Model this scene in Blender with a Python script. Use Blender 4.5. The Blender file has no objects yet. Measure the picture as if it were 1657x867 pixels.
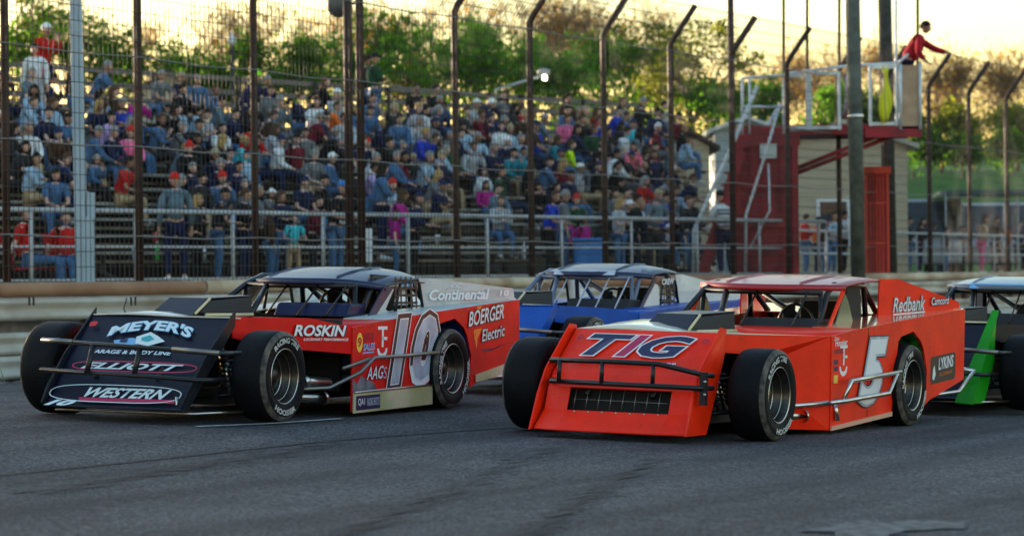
import bpy, bmesh, math, random
from math import sin, cos, tan, pi, radians, sqrt, atan
from mathutils import Vector, Matrix, noise
R = radians
sc = bpy.context.scene
COL = sc.collection

# ------------------------------------------------------------ camera, light, exposure
FPX, IW, IH, HORIZ, HC = 4600.0, 1657.0, 867.0, 448.0, 1.2
_p = atan((HORIZ - IH / 2) / FPX); _r = R(0.6)
CF = Vector((0, cos(_p), sin(_p))); _u0 = Vector((1, 0, 0)).cross(CF)
CR = Vector((cos(_r), 0, 0)) - _u0 * sin(_r)
CU = Vector((sin(_r), 0, 0)) + _u0 * cos(_r)
CAM = Vector((0, 0, HC))
cam = bpy.data.cameras.new('camera'); co = bpy.data.objects.new('camera', cam); COL.objects.link(co)
m = Matrix((CR, CU, -CF)).transposed().to_4x4(); m.translation = CAM; co.matrix_world = m
cam.sensor_fit = 'HORIZONTAL'; cam.sensor_width = 36; cam.lens = FPX / IW * 36
cam.clip_end = 5000; cam.clip_start = .5
cam.dof.use_dof = True; cam.dof.focus_distance = 21.5; cam.dof.aperture_fstop = 2.9
sc.camera = co
SUN_AZ, SUN_EL = R(-46), R(3.2)          # azimuth measured from +Y (view direction) towards +X
w = bpy.data.worlds.new('World'); sc.world = w; w.use_nodes = True
nt = w.node_tree; nt.nodes.clear()
sky = nt.nodes.new('ShaderNodeTexSky'); sky.sky_type = 'NISHITA'; sky.sun_disc = False
sky.sun_elevation = SUN_EL; sky.sun_rotation = SUN_AZ; sky.air_density = 1.0; sky.dust_density = .9; sky.ozone_density = 2.0
bg = nt.nodes.new('ShaderNodeBackground'); bg.inputs[1].default_value = 0.15
out = nt.nodes.new('ShaderNodeOutputWorld'); 
tcw = nt.nodes.new('ShaderNodeTexCoord'); sxyz = nt.nodes.new('ShaderNodeSeparateXYZ'); nt.links.new(tcw.outputs['Generated'], sxyz.inputs[0])
wr = nt.nodes.new('ShaderNodeValToRGB'); wr.color_ramp.elements[0].position = 0.0; wr.color_ramp.elements[0].color = (1.0, .68, .45, 1); wr.color_ramp.elements[1].position = .42; wr.color_ramp.elements[1].color = (1.04, .95, .84, 1)
e_ = wr.color_ramp.elements.new(.10); e_.color = (1.0, .84, .66, 1); nt.links.new(sxyz.outputs[2], wr.inputs[0])
mxw = nt.nodes.new('ShaderNodeMix'); mxw.data_type = 'RGBA'; mxw.blend_type = 'MULTIPLY'; mxw.inputs[0].default_value = 1
nt.links.new(sky.outputs[0], mxw.inputs[6]); nt.links.new(wr.outputs[0], mxw.inputs[7]); nt.links.new(mxw.outputs[2], bg.inputs[0]); nt.links.new(bg.outputs[0], out.inputs[0])
sl = bpy.data.lights.new('sun', 'SUN'); sl.energy = 2.6; sl.angle = R(0.6); sl.color = (1.0, .80, .56)
so = bpy.data.objects.new('sun', sl); COL.objects.link(so)
so.rotation_euler = Vector((-sin(SUN_AZ) * cos(SUN_EL), -cos(SUN_AZ) * cos(SUN_EL), -sin(SUN_EL))).to_track_quat('-Z', 'Y').to_euler()
vs = sc.view_settings; vs.view_transform = 'Standard'; vs.look = 'None'; vs.exposure = 2.95; vs.gamma = 1.0; vs.use_curve_mapping = False
sc.cycles.max_bounces = 6; sc.cycles.transparent_max_bounces = 8; sc.cycles.use_denoising = True

def at(px, py, Y):
    d = CF + CR * ((px - IW / 2) / FPX) - CU * ((py - IH / 2) / FPX)
    return CAM + d * (Y / d.y)

# ------------------------------------------------------------ materials
def mat(name, col, rough=.6, metal=0., coat=0., var=.0, vscale=6., bump=0., bscale=40., spec=.5, col2=None, two=False, emit=0.):
    m = bpy.data.materials.get(name)
    if m: return m
    m = bpy.data.materials.new(name); m.use_nodes = True; t = m.node_tree; b = t.nodes['Principled BSDF']
    b.inputs['Base Color'].default_value = (*col, 1); b.inputs['Roughness'].default_value = rough
    b.inputs['Metallic'].default_value = metal; b.inputs['Coat Weight'].default_value = coat
    b.inputs['Coat Roughness'].default_value = .08; b.inputs['Specular IOR Level'].default_value = spec
    if var > 0 or col2:
        tc = t.nodes.new('ShaderNodeTexCoord'); n = t.nodes.new('ShaderNodeTexNoise'); n.inputs['Scale'].default_value = vscale; n.inputs['Detail'].default_value = 6
        t.links.new(tc.outputs['Object'], n.inputs['Vector'])
        rp = t.nodes.new('ShaderNodeValToRGB'); rp.color_ramp.elements[0].position = .35; rp.color_ramp.elements[1].position = .68
        c2 = col2 or tuple(c * (1 - var) for c in col); c1 = col if col2 else tuple(min(1, c * (1 + var * .6)) for c in col)
        rp.color_ramp.elements[0].color = (*c2, 1); rp.color_ramp.elements[1].color = (*c1, 1)
        t.links.new(n.outputs['Fac'], rp.inputs[0]); t.links.new(rp.outputs[0], b.inputs['Base Color'])
    if bump > 0:
        tc = t.nodes.new('ShaderNodeTexCoord'); n = t.nodes.new('ShaderNodeTexNoise'); n.inputs['Scale'].default_value = bscale; n.inputs['Detail'].default_value = 4
        t.links.new(tc.outputs['Object'], n.inputs['Vector'])
        bp = t.nodes.new('ShaderNodeBump'); bp.inputs['Strength'].default_value = bump; bp.inputs['Distance'].default_value = .02
        t.links.new(n.outputs['Fac'], bp.inputs['Height']); t.links.new(bp.outputs[0], b.inputs['Normal'])
    if emit: b.inputs['Emission Color'].default_value = (*col, 1); b.inputs['Emission Strength'].default_value = emit
    return m
def paint(name, col, rough=.42, coat=.06):
    m = mat(name, col, rough, 0, coat, var=.16, vscale=3.5, bump=.12, bscale=4.5, spec=.24)
    t = m.node_tree; b = t.nodes['Principled BSDF']      # grime: rubber specks and dusty scuffs
    src = b.inputs['Base Color'].links[0].from_socket; tc = t.nodes.new('ShaderNodeTexCoord'); mp = t.nodes.new('ShaderNodeMapping'); mp.inputs['Scale'].default_value = (4, 9, 16); t.links.new(tc.outputs['Object'], mp.inputs['Vector'])
    for sc_, lo, hi, dk, vec in ((2.2, .60, .74, (.03, .026, .022), mp.outputs[0]), (55, .68, .74, (.02, .02, .02), tc.outputs['Object'])):
        n = t.nodes.new('ShaderNodeTexNoise'); n.inputs['Scale'].default_value = sc_; n.inputs['Detail'].default_value = 7; n.inputs['Roughness'].default_value = .7; t.links.new(vec, n.inputs['Vector'])
        mr = t.nodes.new('ShaderNodeMapRange'); mr.inputs[1].default_value = lo; mr.inputs[2].default_value = hi; mr.inputs[4].default_value = .55; t.links.new(n.outputs['Fac'], mr.inputs[0])
        mx = t.nodes.new('ShaderNodeMix'); mx.data_type = 'RGBA'; t.links.new(mr.outputs[0], mx.inputs[0]); t.links.new(src, mx.inputs[6]); mx.inputs[7].default_value = (*dk, 1); src = mx.outputs[2]
    t.links.new(src, b.inputs['Base Color']); return m
M = {}
M['red'] = paint('red_paint', (.68, .005, .004)); M['orange'] = paint('orange_paint', (.95, .024, .002)); M['navy'] = paint('navy_paint', (.0025, .003, .016))
M['navy2'] = paint('navy_panel', (.003, .006, .045), .4, .1); M['roofblue'] = mat('roof_navy', (.012, .022, .07), .36, 0, .12, var=.2, vscale=4, spec=.4); M['blue'] = paint('blue_paint', (.004, .075, .40))
M['silver'] = paint('silver_paint', (.50, .53, .53)); M['white'] = paint('white_paint', (.72, .70, .66)); M['green'] = paint('green_paint', (.010, .27, .008))
M['maroon'] = mat('maroon_roof_paint', (.34, .012, .02), .38, 0, .22, bump=.1, bscale=5); M['blackp'] = paint('black_paint', (.012, .013, .018)); M['liner'] = mat('arch_liner_blue', (.01, .03, .22), .5)
M['camo'] = mat('green_arch_liner', (.03, .30, .03), .5, col2=(.005, .01, .005), vscale=14.)
M['tube'] = mat('black_tube', (.008, .008, .010), .4, .0, .12, spec=.35); M['gunmetal'] = mat('gunmetal_tube', (.22, .21, .20), .35, .8); M['dark'] = mat('dark_interior', (.008, .008, .010), .7)
M['steel'] = mat('bright_steel', (.60, .58, .55), .28, 1.0, var=.2, vscale=9); M['alu'] = mat('plate_painted_reflection', (.85, .80, .58), .34, .35, col2=(.45, .50, .22), vscale=2.2)  # plate: yellow-green mottling paints a reflection into its colour
M['rim'] = mat('wheel_steel', (.055, .048, .042), .36, .7, var=.35, vscale=30); M['rubber'] = mat('tyre_rubber', (.005, .0055, .008), .62, var=.35, vscale=9, bump=.25, bscale=60, spec=.14)
M['scuff'] = mat('scuffed_rubber', (.15, .12, .095), .8, col2=(.02, .02, .022), vscale=14)
M['w'] = mat('white_vinyl', (.75, .76, .80), .4); M['blk'] = mat('black_vinyl', (.012, .012, .016), .4); M['bluev'] = mat('light_blue_vinyl', (.16, .42, .75), .4)
M['dn'] = mat('navy_vinyl', (.012, .012, .07), .4); M['mag'] = mat('magenta_vinyl', (.42, .01, .08), .4); M['yel'] = mat('yellow_vinyl', (.85, .55, .06), .4)
M['grayv'] = mat('silver_vinyl', (.52, .58, .68), .4, 0, .1, col2=(.30, .34, .44), vscale=6); M['redv'] = mat('red_vinyl', (.6, .01, .01), .4); M['skin'] = mat('skin', (.48, .26, .18), .6)
M['pale'] = mat('pale_blue_vinyl', (.62, .74, .80), .4); M['orv'] = mat('orange_vinyl', (.85, .2, .02), .4); M['greenv'] = mat('lime_vinyl', (.08, .5, .05), .4)

# ------------------------------------------------------------ mesh helpers
def tag(o, label=None, cat=None, group=None, kind=None):
    if label: o['label'] = label
    if cat: o['category'] = cat
    if group: o['group'] = group
    if kind: o['kind'] = kind
    return o
def empty(name, mw=None, loc=None, rz=0):
    o = bpy.data.objects.new(name, None); COL.objects.link(o); o.empty_display_size = .1
    if mw is not None: o.matrix_world = mw
    if loc is not None: o.location = loc; o.rotation_euler = (0, 0, rz)
    return o
class MB:
    def __init__(s): s.v = []; s.f = []; s.sm = []; s.mi = []
    def add(s, vs, fs, smooth=False, mi=0):
        b = len(s.v); s.v += [tuple(v) for v in vs]; s.f += [tuple(i + b for i in f) for f in fs]; s.sm += [smooth] * len(fs); s.mi += [mi] * len(fs); return s
    def box(s, c, d, rz=0, mi=0):
        cx, cy, cz = c; a, b, h = d[0] / 2, d[1] / 2, d[2] / 2; C, S = cos(rz), sin(rz); vs = []
        for z in (-h, h):
            for x, y in ((-a, -b), (a, -b), (a, b), (-a, b)): vs.append((cx + x * C - y * S, cy + x * S + y * C, cz + z))
        return s.add(vs, [(0, 3, 2, 1), (4, 5, 6, 7), (0, 1, 5, 4), (1, 2, 6, 5), (2, 3, 7, 6), (3, 0, 4, 7)], mi=mi)
    def tube(s, pts, r, n=8, caps=True, mi=0, r2=None, smooth=True):
        pts = [Vector(p) for p in pts]; rs = [r] * len(pts) if r2 is None else [r + (r2 - r) * i / (len(pts) - 1) for i in range(len(pts))]
        vs = []; fs = []; prev = None
        for i, p in enumerate(pts):
            d = (pts[min(i + 1, len(pts) - 1)] - pts[max(i - 1, 0)]).normalized()
            if prev is None: a = d.orthogonal().normalized()
            else: a = (prev - d * prev.dot(d)).normalized()
            prev = a; b = d.cross(a)
            for k in range(n):
                t = 2 * pi * k / n + pi / n; vs.append(p + a * (cos(t) * rs[i]) + b * (sin(t) * rs[i]))
        for i in range(len(pts) - 1):
            for k in range(n):
                k2 = (k + 1) % n; fs.append((i * n + k, i * n + k2, (i + 1) * n + k2, (i + 1) * n + k))
        if caps: fs.append(tuple(range(n))[::-1]); fs.append(tuple((len(pts) - 1) * n + k for k in range(n)))
        return s.add(vs, fs, smooth, mi)
    def lathe(s, prof, axis='y', n=40, c=(0, 0, 0), mi=0, smooth=True):   # prof: (radius, along axis)
        vs = []; fs = []
        for r, a in prof:
            for k in range(n):
                t = 2 * pi * k / n; u, v = r * cos(t), r * sin(t)
                vs.append((c[0] + u, c[1] + a, c[2] + v) if axis == 'y' else ((c[0] + u, c[1] + v, c[2] + a) if axis == 'z' else (c[0] + a, c[1] + u, c[2] + v)))
        for i in range(len(prof) - 1):
            for k in range(n):
                k2 = (k + 1) % n; fs.append((i * n + k, i * n + k2, (i + 1) * n + k2, (i + 1) * n + k))
        return s.add(vs, fs, smooth, mi)
    def ell(s, c, r, n=12, m=8, mi=0):
        vs = []; fs = []
        for i in range(m + 1):
            t = pi * i / m
            for k in range(n):
                a = 2 * pi * k / n; vs.append((c[0] + r[0] * sin(t) * cos(a), c[1] + r[1] * sin(t) * sin(a), c[2] + r[2] * cos(t)))
        for i in range(m):
            for k in range(n): fs.append((i * n + k, i * n + (k + 1) % n, (i + 1) * n + (k + 1) % n, (i + 1) * n + k))
        return s.add(vs, fs, True, mi)
    def prism(s, pts, d, mi=0):     # polygon (3-D points) extruded by vector d
        n = len(pts); d = Vector(d); vs = [Vector(p) for p in pts]; vs += [p + d for p in vs]
        return s.add(vs, [tuple(range(n))[::-1], tuple(range(n, 2 * n))] + [(i, (i + 1) % n, (i + 1) % n + n, i + n) for i in range(n)], mi=mi)
    def build(s, name, mats, parent=None, solid=0, bevel=0, off=-1):
        me = bpy.data.meshes.new(name); me.from_pydata(s.v, [], s.f)
        for mm in (mats if isinstance(mats, (list, tuple)) else [mats]): me.materials.append(mm)
        me.polygons.foreach_set('use_smooth', s.sm); me.polygons.foreach_set('material_index', s.mi); me.update()
        bm = bmesh.new(); bm.from_mesh(me); bmesh.ops.recalc_face_normals(bm, faces=bm.faces); bm.to_mesh(me); bm.free()
        o = bpy.data.objects.new(name, me); COL.objects.link(o)
        if parent is not None: o.parent = parent
        if solid: md = o.modifiers.new('s', 'SOLIDIFY'); md.thickness = solid; md.offset = off
        if bevel: md = o.modifiers.new('b', 'BEVEL'); md.width = bevel; md.segments = 2; md.limit_method = 'ANGLE'
        return o
def copy_tree(o, parent=None):
    c = o.copy(); COL.objects.link(c); c.parent = parent
    for ch in list(o.children): copy_tree(ch, c)
    return c

def text_mesh(body, bold=.0, shear=0., space=1.):
    cu = bpy.data.curves.new('t', 'FONT'); cu.body = body; cu.offset = bold; cu.shear = shear; cu.space_character = space; cu.resolution_u = 3
    ob = bpy.data.objects.new('t', cu); COL.objects.link(ob)
    dg = bpy.context.evaluated_depsgraph_get(); me = bpy.data.meshes.new_from_object(ob.evaluated_get(dg))
    COL.objects.unlink(ob); bpy.data.objects.remove(ob); bpy.data.curves.remove(cu); return me
def letter(body, name, material, parent, O, X, Y, w, h, bold=.015, shear=0., off=.004, arc=None, space=1., grow=0., skew=0., ref=None):
    """lettering laid on a plane: O lower left corner, X / Y plane directions, w x h metres"""
    me = text_mesh(body, bold, shear, space); base = ref or me
    xs = [v.co.x for v in base.vertices]; ys = [v.co.y for v in base.vertices]
    x0, x1, y0, y1 = min(xs), max(xs), min(ys), max(ys)
    X = Vector(X).normalized(); Y = Vector(Y).normalized(); N = X.cross(Y).normalized(); O = Vector(O)
    for v in me.vertices:
        a = (v.co.x - x0) / (x1 - x0); b = (v.co.y - y0) / (y1 - y0)
        px, py = a * w, b * h + skew * a
        if arc:   # bulge upwards in the middle
            py += arc * (1 - (2 * a - 1) ** 2)
        v.co = O + X * px + Y * py + N * off
    me.materials.append(material); me.name = name
    o = bpy.data.objects.new(name, me); COL.objects.link(o); o.parent = parent; return o
def outlined(body, parent, O, X, Y, w, h, fill, edges, bold=.01, shear=0., off=.004, **k):
    """edges: list of (material, extra bold) from outermost to innermost"""
    ref = text_mesh(body, bold, shear, k.get('space', 1.)); n = 0
    for mm, eb in edges:
        letter(body, 'lettering_outline', mm, parent, O, X, Y, w, h, bold + eb, shear, off + n * .0016, ref=ref, **k); n += 1
    letter(body, 'lettering', fill, parent, O, X, Y, w, h, bold, shear, off + n * .0016, ref=ref, **k)

# ------------------------------------------------------------ terrain frames
PHI = R(28)
U = Vector((sin(PHI), cos(PHI), 0)); N = Vector((-cos(PHI), sin(PHI), 0))     # along the track / across towards the wall
ST = R(40)
V = Vector((sin(ST), cos(ST), 0)); Mv = Vector((-cos(ST), sin(ST), 0))        # along the grandstand / up through its rows
KN = [(-30, 0), (6, 0), (7.8, .005), (9.9, .063), (10.9, .135), (12.8, .19), (14.5, .20), (17.5, .19), (21, .13), (400, .1)]
def gz(x, y):
    s = N.x * x + N.y * y; t = U.x * x + U.y * y
    z = KN[-1][1]
    for (a, b), (c, d) in zip(KN, KN[1:]):
        if s < c: z = b + (d - b) * (max(s, a) - a) / (c - a); break
    return z - .0109 * (min(max(t, 8), 34) - 18.8)
def st(s, t, z=None, dz=0.):
    p = N * s + U * t; return Vector((p.x, p.y, (gz(p.x, p.y) if z is None else z) + dz))
def sv(m_, v, z): p = Mv * m_ + V * v; return Vector((p.x, p.y, z))
def lerp2(a, b, t): return a + (b - a) * t
# ------------------------------------------------------------ ground, track, wall
def grid(name, ss, ts, dz, m_, zf=None, kind='structure'):
    vs = [st(s, t, None if zf is None else zf(s, t), dz) for s in ss for t in ts]; nt_ = len(ts)
    fs = [(i * nt_ + j, i * nt_ + j + 1, (i + 1) * nt_ + j + 1, (i + 1) * nt_ + j) for i in range(len(ss) - 1) for j in range(nt_ - 1)]
    b = MB(); b.add(vs, fs, True); return tag(b.build(name, m_), kind=kind)
def asphalt():
    m_ = bpy.data.materials.new('asphalt'); m_.use_nodes = True; t = m_.node_tree; b = t.nodes['Principled BSDF']; L = t.links
    tc = t.nodes.new('ShaderNodeTexCoord')
    def nz(s, d=5, vec=None, rough=.6):
        n = t.nodes.new('ShaderNodeTexNoise'); n.inputs['Scale'].default_value = s; n.inputs['Detail'].default_value = d; n.inputs['Roughness'].default_value = rough
        L.new(vec or tc.outputs['Object'], n.inputs['Vector']); return n.outputs['Fac']
    def ramp(f, a, b_, c1, c2):
        r = t.nodes.new('ShaderNodeValToRGB'); r.color_ramp.elements[0].position = a; r.color_ramp.elements[1].position = b_
        r.color_ramp.elements[0].color = (*c1, 1); r.color_ramp.elements[1].color = (*c2, 1); L.new(f, r.inputs[0]); return r.outputs[0]
    def mix(a, b_, mode='MULTIPLY', fac=1.):
        n = t.nodes.new('ShaderNodeMix'); n.data_type = 'RGBA'; n.blend_type = mode; n.inputs[0].default_value = fac; L.new(a, n.inputs[6]); L.new(b_, n.inputs[7]); return n.outputs[2]
    mp = t.nodes.new('ShaderNodeMapping'); mp.inputs['Rotation'].default_value = (0, 0, PHI - R(3)); L.new(tc.outputs['Object'], mp.inputs['Vector'])
    mp2 = t.nodes.new('ShaderNodeMapping'); mp2.inputs['Scale'].default_value = (1.5, .07, 1); L.new(mp.outputs[0], mp2.inputs['Vector'])
    base = mix(ramp(nz(46, 3, rough=.9), .44, .58, (.010, .011, .014), (.185, .182, .19)), ramp(nz(22, 4, rough=.8), .38, .62, (.55, .55, .58), (1.3, 1.3, 1.3)))
    big = ramp(nz(.9, 5), .3, .7, (.70, .70, .74), (1.15, 1.12, 1.12))
    streak = ramp(nz(1.0, 6, mp2.outputs[0]), .36, .60, (.50, .50, .54), (1.05, 1.05, 1.05))
    L.new(mix(mix(base, big), streak), b.inputs['Base Color']); b.inputs['Roughness'].default_value = .85; b.inputs['Specular IOR Level'].default_value = .25
    bp = t.nodes.new('ShaderNodeBump'); bp.inputs['Strength'].default_value = .8; bp.inputs['Distance'].default_value = .012
    L.new(nz(75, 4, rough=.8), bp.inputs['Height']); L.new(bp.outputs[0], b.inputs['Normal']); return m_
def rng(a, b, n): return [a + (b - a) * i / n for i in range(n + 1)]
ss = sorted(set([-9, -6, -3, 0, 3] + rng(4, 18, 56) + [k[0] for k in KN if 4 < k[0] < 18]))
grid('track', ss, rng(-8, 120, 128), 0, asphalt())
gd = mat('dirt_gravel', (.14, .12, .11), .9, col2=(.02, .02, .024), vscale=22, bump=1, bscale=30)
grid('ground', [-900, -200, -60, -20] + ss + [19, 20, 21, 21.6, 60, 200, 900], [-900, -100, -8] + rng(0, 120, 60) + [400, 1500], -.02, gd)
grid('terrace', [21.5, 23, 60, 90], rng(5, 140, 20), 0, mat('packed_dirt', (.16, .13, .10), .95, var=.4, vscale=2, bump=.5), zf=lambda s, t: 1.12)
b = MB(); b.prism([st(21.5, 5, -.3), st(21.5, 140, -.3), st(21.5, 140, 1.115), st(21.5, 5, 1.115)], N * .3); tag(b.build('retaining_kerb', mat('old_concrete', (.25, .24, .22), .9, var=.3)), kind='structure')
# marks on the asphalt
def strip(name, pts, w_, m_, dz=.006):
    b = MB(); P = []
    for i in range(len(pts) - 1):
        a, c = Vector(pts[i]), Vector(pts[i + 1]); n = max(2, int((c - a).length / .25)); P += [a.lerp(c, k / n) for k in range(n)]
    P.append(Vector(pts[-1])); vs = []
    for i, p in enumerate(P):
        d = (P[min(i + 1, len(P) - 1)] - P[max(i - 1, 0)]); d.z = 0; d.normalize(); q = Vector((-d.y, d.x, 0)); ww = w_ if not callable(w_) else w_(i / len(P))
        for k in (-1, 1): c = p + q * ww * k / 2; vs.append((c.x, c.y, gz(c.x, c.y) + dz))
    b.add(vs, [(2 * i, 2 * i + 1, 2 * i + 3, 2 * i + 2) for i in range(len(P) - 1)]); return tag(b.build(name, m_), kind='structure')
def gp(px, py):      # pixel -> point on the track surface
    p = at(px, py, 20)
    for _ in range(30):
        d = p - CAM; z = gz(p.x, p.y); p = CAM + d * ((z - HC) / d.z)
    return p
strip('painted_line', [gp(318, 692), gp(440, 687), gp(552, 679)], .055, mat('old_line_paint', (.62, .62, .60), .8, col2=(.35, .35, .36), vscale=10), .012)
cr = [(-60, 775), (120, 758), (260, 742), (400, 728), (520, 715), (640, 705), (760, 696), (900, 688)]
strip('asphalt_seam', [gp(x, y) + Vector((random.Random(i).uniform(-.02, .02), 0, 0)) for i, (x, y) in enumerate(cr)], .03, mat('seam_tar', (.012, .012, .015), .9), .007)
rubm = mat('rubber_mark', (.02, .022, .03), .9)
if 0: strip('tyre_mark', [gp(430, 866), gp(520, 800), gp(640, 745), gp(720, 715)], .16, mat('rubber_mark', (.020, .022, .030), .9, col2=(.045, .048, .062), vscale=30, spec=.2), .009)
if 0: strip('tyre_mark', [gp(800, 866), gp(900, 800), gp(1010, 750), gp(1060, 730)], .14, bpy.data.materials['rubber_mark'], .009)
b = MB(); rr = random.Random(4); P = []
for px, py in ((1300, 858), (1345, 852), (1405, 843), (1440, 846), (1500, 842), (1575, 846), (1550, 858), (1470, 860), (1440, 875), (1380, 874), (1340, 864)): P.append(gp(px, py) + Vector((0, 0, .005)))
P = [p_ + (P[(k_ + 1) % len(P)] - p_) * t_ + Vector((rr.gauss(0, .035), rr.gauss(0, .05), 0)) for k_, p_ in enumerate(P) for t_ in (0, .25, .5, .75)]; P = [Vector((q.x, q.y, gz(q.x, q.y) + .007)) for q in P]; b.add(P, [tuple(range(len(P)))]); tag(b.build('asphalt_patch', mat('pale_patch', (.22, .215, .22), .9, col2=(.06, .06, .065), vscale=14, bump=.6, bscale=80, spec=.2)), kind='structure')

for i_, (a, c, w_) in enumerate((((560, 866), (900, 724), .10), ((860, 866), (1060, 742), .09), ((60, 800), (560, 716), .12))):
    rr = random.Random(50 + i_); b = MB()
    for k in range(260):      # broken rubber smears
        f_ = rr.random(); q = gp(lerp2(a[0], c[0], f_) , lerp2(a[1], c[1], f_)); d = U * rr.uniform(.03, .16); q = q + N * rr.gauss(0, w_ * .6); s_ = N * rr.uniform(.003, .012)
        P_ = [q - d - s_, q + d - s_ * .3, q + d + s_ * .3, q - d + s_]; b.add([(v.x, v.y, gz(v.x, v.y) + .006 + .0004 * (k % 5)) for v in P_], [(0, 1, 2, 3)])
    tag(b.build('rubber_smears', rubm), kind='structure')
# guard wall: stacked rails with a rounded cap, on posts
WS = 21.0
wall = empty('guard_wall', loc=(0, 0, 0)); wall.location = st(WS, 27, 0); WI = wall.matrix_world
tag(wall, 'long weathered white and tan steel guard wall behind the race cars', 'guard wall')
def wl(o): o.parent = wall; o.location = -Vector(wall.location); return o
railm = mat('weathered_white_rail', (.60, .59, .55), .75, 0, col2=(.34, .28, .22), vscale=.9, bump=.1, spec=.2); capm = mat('tan_cap', (.44, .27, .16), .75, 0, col2=(.22, .09, .05), vscale=.8, spec=.2); capw = mat('cream_cap', (.60, .50, .36), .75, 0, col2=(.34, .22, .14), vscale=1.3, spec=.2)
def rail(prof, t0, t1, m_, name):
    b = MB(); n = len(prof); ts = rng(t0, t1, max(1, int((t1 - t0) / 4))); vs = [st(WS + ds, t, z) for t in ts for ds, z in prof]
    b.add(vs, [(i * n + k, i * n + k + 1, (i + 1) * n + k + 1, (i + 1) * n + k) for i in range(len(ts) - 1) for k in range(n - 1)], True)
    return wl(b.build(name, m_, solid=.006))
def cap_prof(z0, z1, r): return [(r * -cos(a), (z0 + z1) / 2 + (z1 - z0) / 2 * sin(a)) for a in rng(-pi / 2, pi / 2 + .9, 10)]
def wbeam(z0, z1):
    h = z1 - z0; return [(.06, z1), (-.0, z1 - .02 * h), (-.05, z1 - .12 * h), (-.05, z1 - .26 * h), (.02, z1 - .42 * h), (.02, z1 - .58 * h), (-.05, z1 - .74 * h), (-.05, z1 - .88 * h), (0, z0 + .02 * h), (.06, z0)]
js = [16, 30.9, 34.5, 41, 48, 55, 62.5, 70, 78, 120]
for i in range(len(js) - 1):
    a, c = js[i], js[i + 1] - .04
    rail(cap_prof(1.02 + .004 * (i % 3), 1.195 + .006 * (i % 2), .085), a, c, capm if i in (0, 3) else capw, 'cap_rail')
    rail(wbeam(.74 + .01 * (i % 2), 1.01), a, c, railm, 'rail'); rail(wbeam(.34, .60), a, c, railm, 'rail'); rail(wbeam(.05, .33), a, c, railm, 'rail')
for i in range(24):
    b = MB(); b.box((0, 0, .58), (.12, .14, 1.1), -PHI); o = b.build('post', mat('rust_post', (.10, .06, .045), .8, var=.4)); o.parent = wall; p = st(WS + .16, 22 + i * 3.3, 0); o.location = p - Vector(wall.location)
for px in (135 / 2.71 * 1 + 0, 580 / 2.71):     # bolts and hanging cable loops on the beam
    p = at(px, 487, 33.4); b = MB()
    for k in range(2): b.box((p.x + k * .05, p.y - .1, p.z), (.02, .03, .10))
    wl(b.build('bracket', M['tube']))
b = MB(); p = at(205, 482, 33.2); b.tube([p + Vector(q) for q in ((0, 0, 0), (-.03, -.04, -.12), (.02, -.04, -.25), (.08, -.04, -.28), (.14, -.04, -.18))], .008, 6); wl(b.build('cable', M['tube']))
p = at(70, 560, 33.2); b = MB(); b.tube([p + Vector(q) for q in ((.3, 0, .25), (.0, -.04, .12), (-.12, -.04, -.02), (-.1, -.04, -.16), (.1, -.04, -.3))], .01, 6); wl(b.build('cable', M['tube']))

# weeds and gravel between the asphalt and the wall
b = MB(); rr = random.Random(9)
for i in range(2600):
    s_, t_ = rr.uniform(18.05, 20.7), rr.uniform(22, 60); p = st(s_, t_); r_ = rr.uniform(.01, .035)
    b.add([p + Vector((rr.uniform(-1, 1) * r_, rr.uniform(-1, 1) * r_, rr.uniform(-.3, 1) * r_)) for _ in range(4)], [(0, 1, 2), (0, 2, 3), (0, 3, 1), (1, 3, 2)])
tag(b.build('gravel', mat('stones', (.20, .18, .17), .9, var=.5, vscale=30)), 'loose dark gravel along the foot of the guard wall', 'gravel', kind='stuff')
b = MB()
for i in range(900):
    c = st(rr.choice([20.4, 20.5, 20.8]), rr.choice([27.6, 28.5, 29.2, 34, 41]) + rr.gauss(0, .35)); h = rr.uniform(.3, .66); a = rr.uniform(0, 6.3); w_ = .012; l_ = Vector((cos(a), sin(a), 0))
    b.add([c - l_ * w_, c + l_ * w_, c + Vector((rr.gauss(0, .08), rr.gauss(0, .08), h))], [(0, 1, 2)])
tag(b.build('weeds', mat('weed_green', (.06, .16, .03), .7)), 'tufts of green weeds growing at the foot of the guard wall', 'weeds', kind='stuff')

# ------------------------------------------------------------ catch fence
FS = 21.27; KZ = 5.28; S0 = st(FS, 0, 0)
def fence_t(i): return 27.15 + 2.707 * i + {4: .22}.get(i, 0)
fence = empty('catch_fence'); fence.location = st(FS, 27.15, 1.1); tag(fence, 'tall dark catch fence with curved post tops and wire mesh in front of the crowd', 'fence')
def fl(o): o.parent = fence; o.location = -Vector(fence.location); return o
pm = mat('rusted_fence_post', (.050, .020, .014), .6, .2, var=.5, vscale=5); wm = mat('galvanised_wire', (.05, .045, .04), .6, 0, spec=.2); wm2 = mat('fence_cable', (.20, .18, .17), .6, .2)
def fpts(t, ds=0.):
    base = st(FS + ds, t, 1.0); P = [base, base + Vector((0, 0, 2.1)), base + Vector((0, 0, KZ - 1.12))]
    kk = base + Vector((0, 0, KZ - 1.0)); P.append(kk); P.append(kk + Vector((0, 0, .10)) - N * .05); P.append(kk + Vector((0, 0, .70)) - N * .50); return P
for i in range(-1, 19):
    if i == 3:
        for k in (-.24, .10):
            b = MB(); q = st(FS, fence_t(3) + k, 1.0); b.tube([q, q + Vector((0, 0, 6.6))], .062, 10)
            fl(b.build('post', pm))
        continue
    b = MB(); P = fpts(fence_t(i)); lean = CR * 0
    if i == 8: q = P[0]; b.tube([q, q + Vector((0, 0, 7.4)) + lean], .06, 10); P = P[3:]
    b.tube([p + lean * max(0, (p.z - 1) / 4.3) for p in P], .052, 10); fl(b.build('post', pm))
b = MB(); b2 = MB(); rr = random.Random(2)
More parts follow.
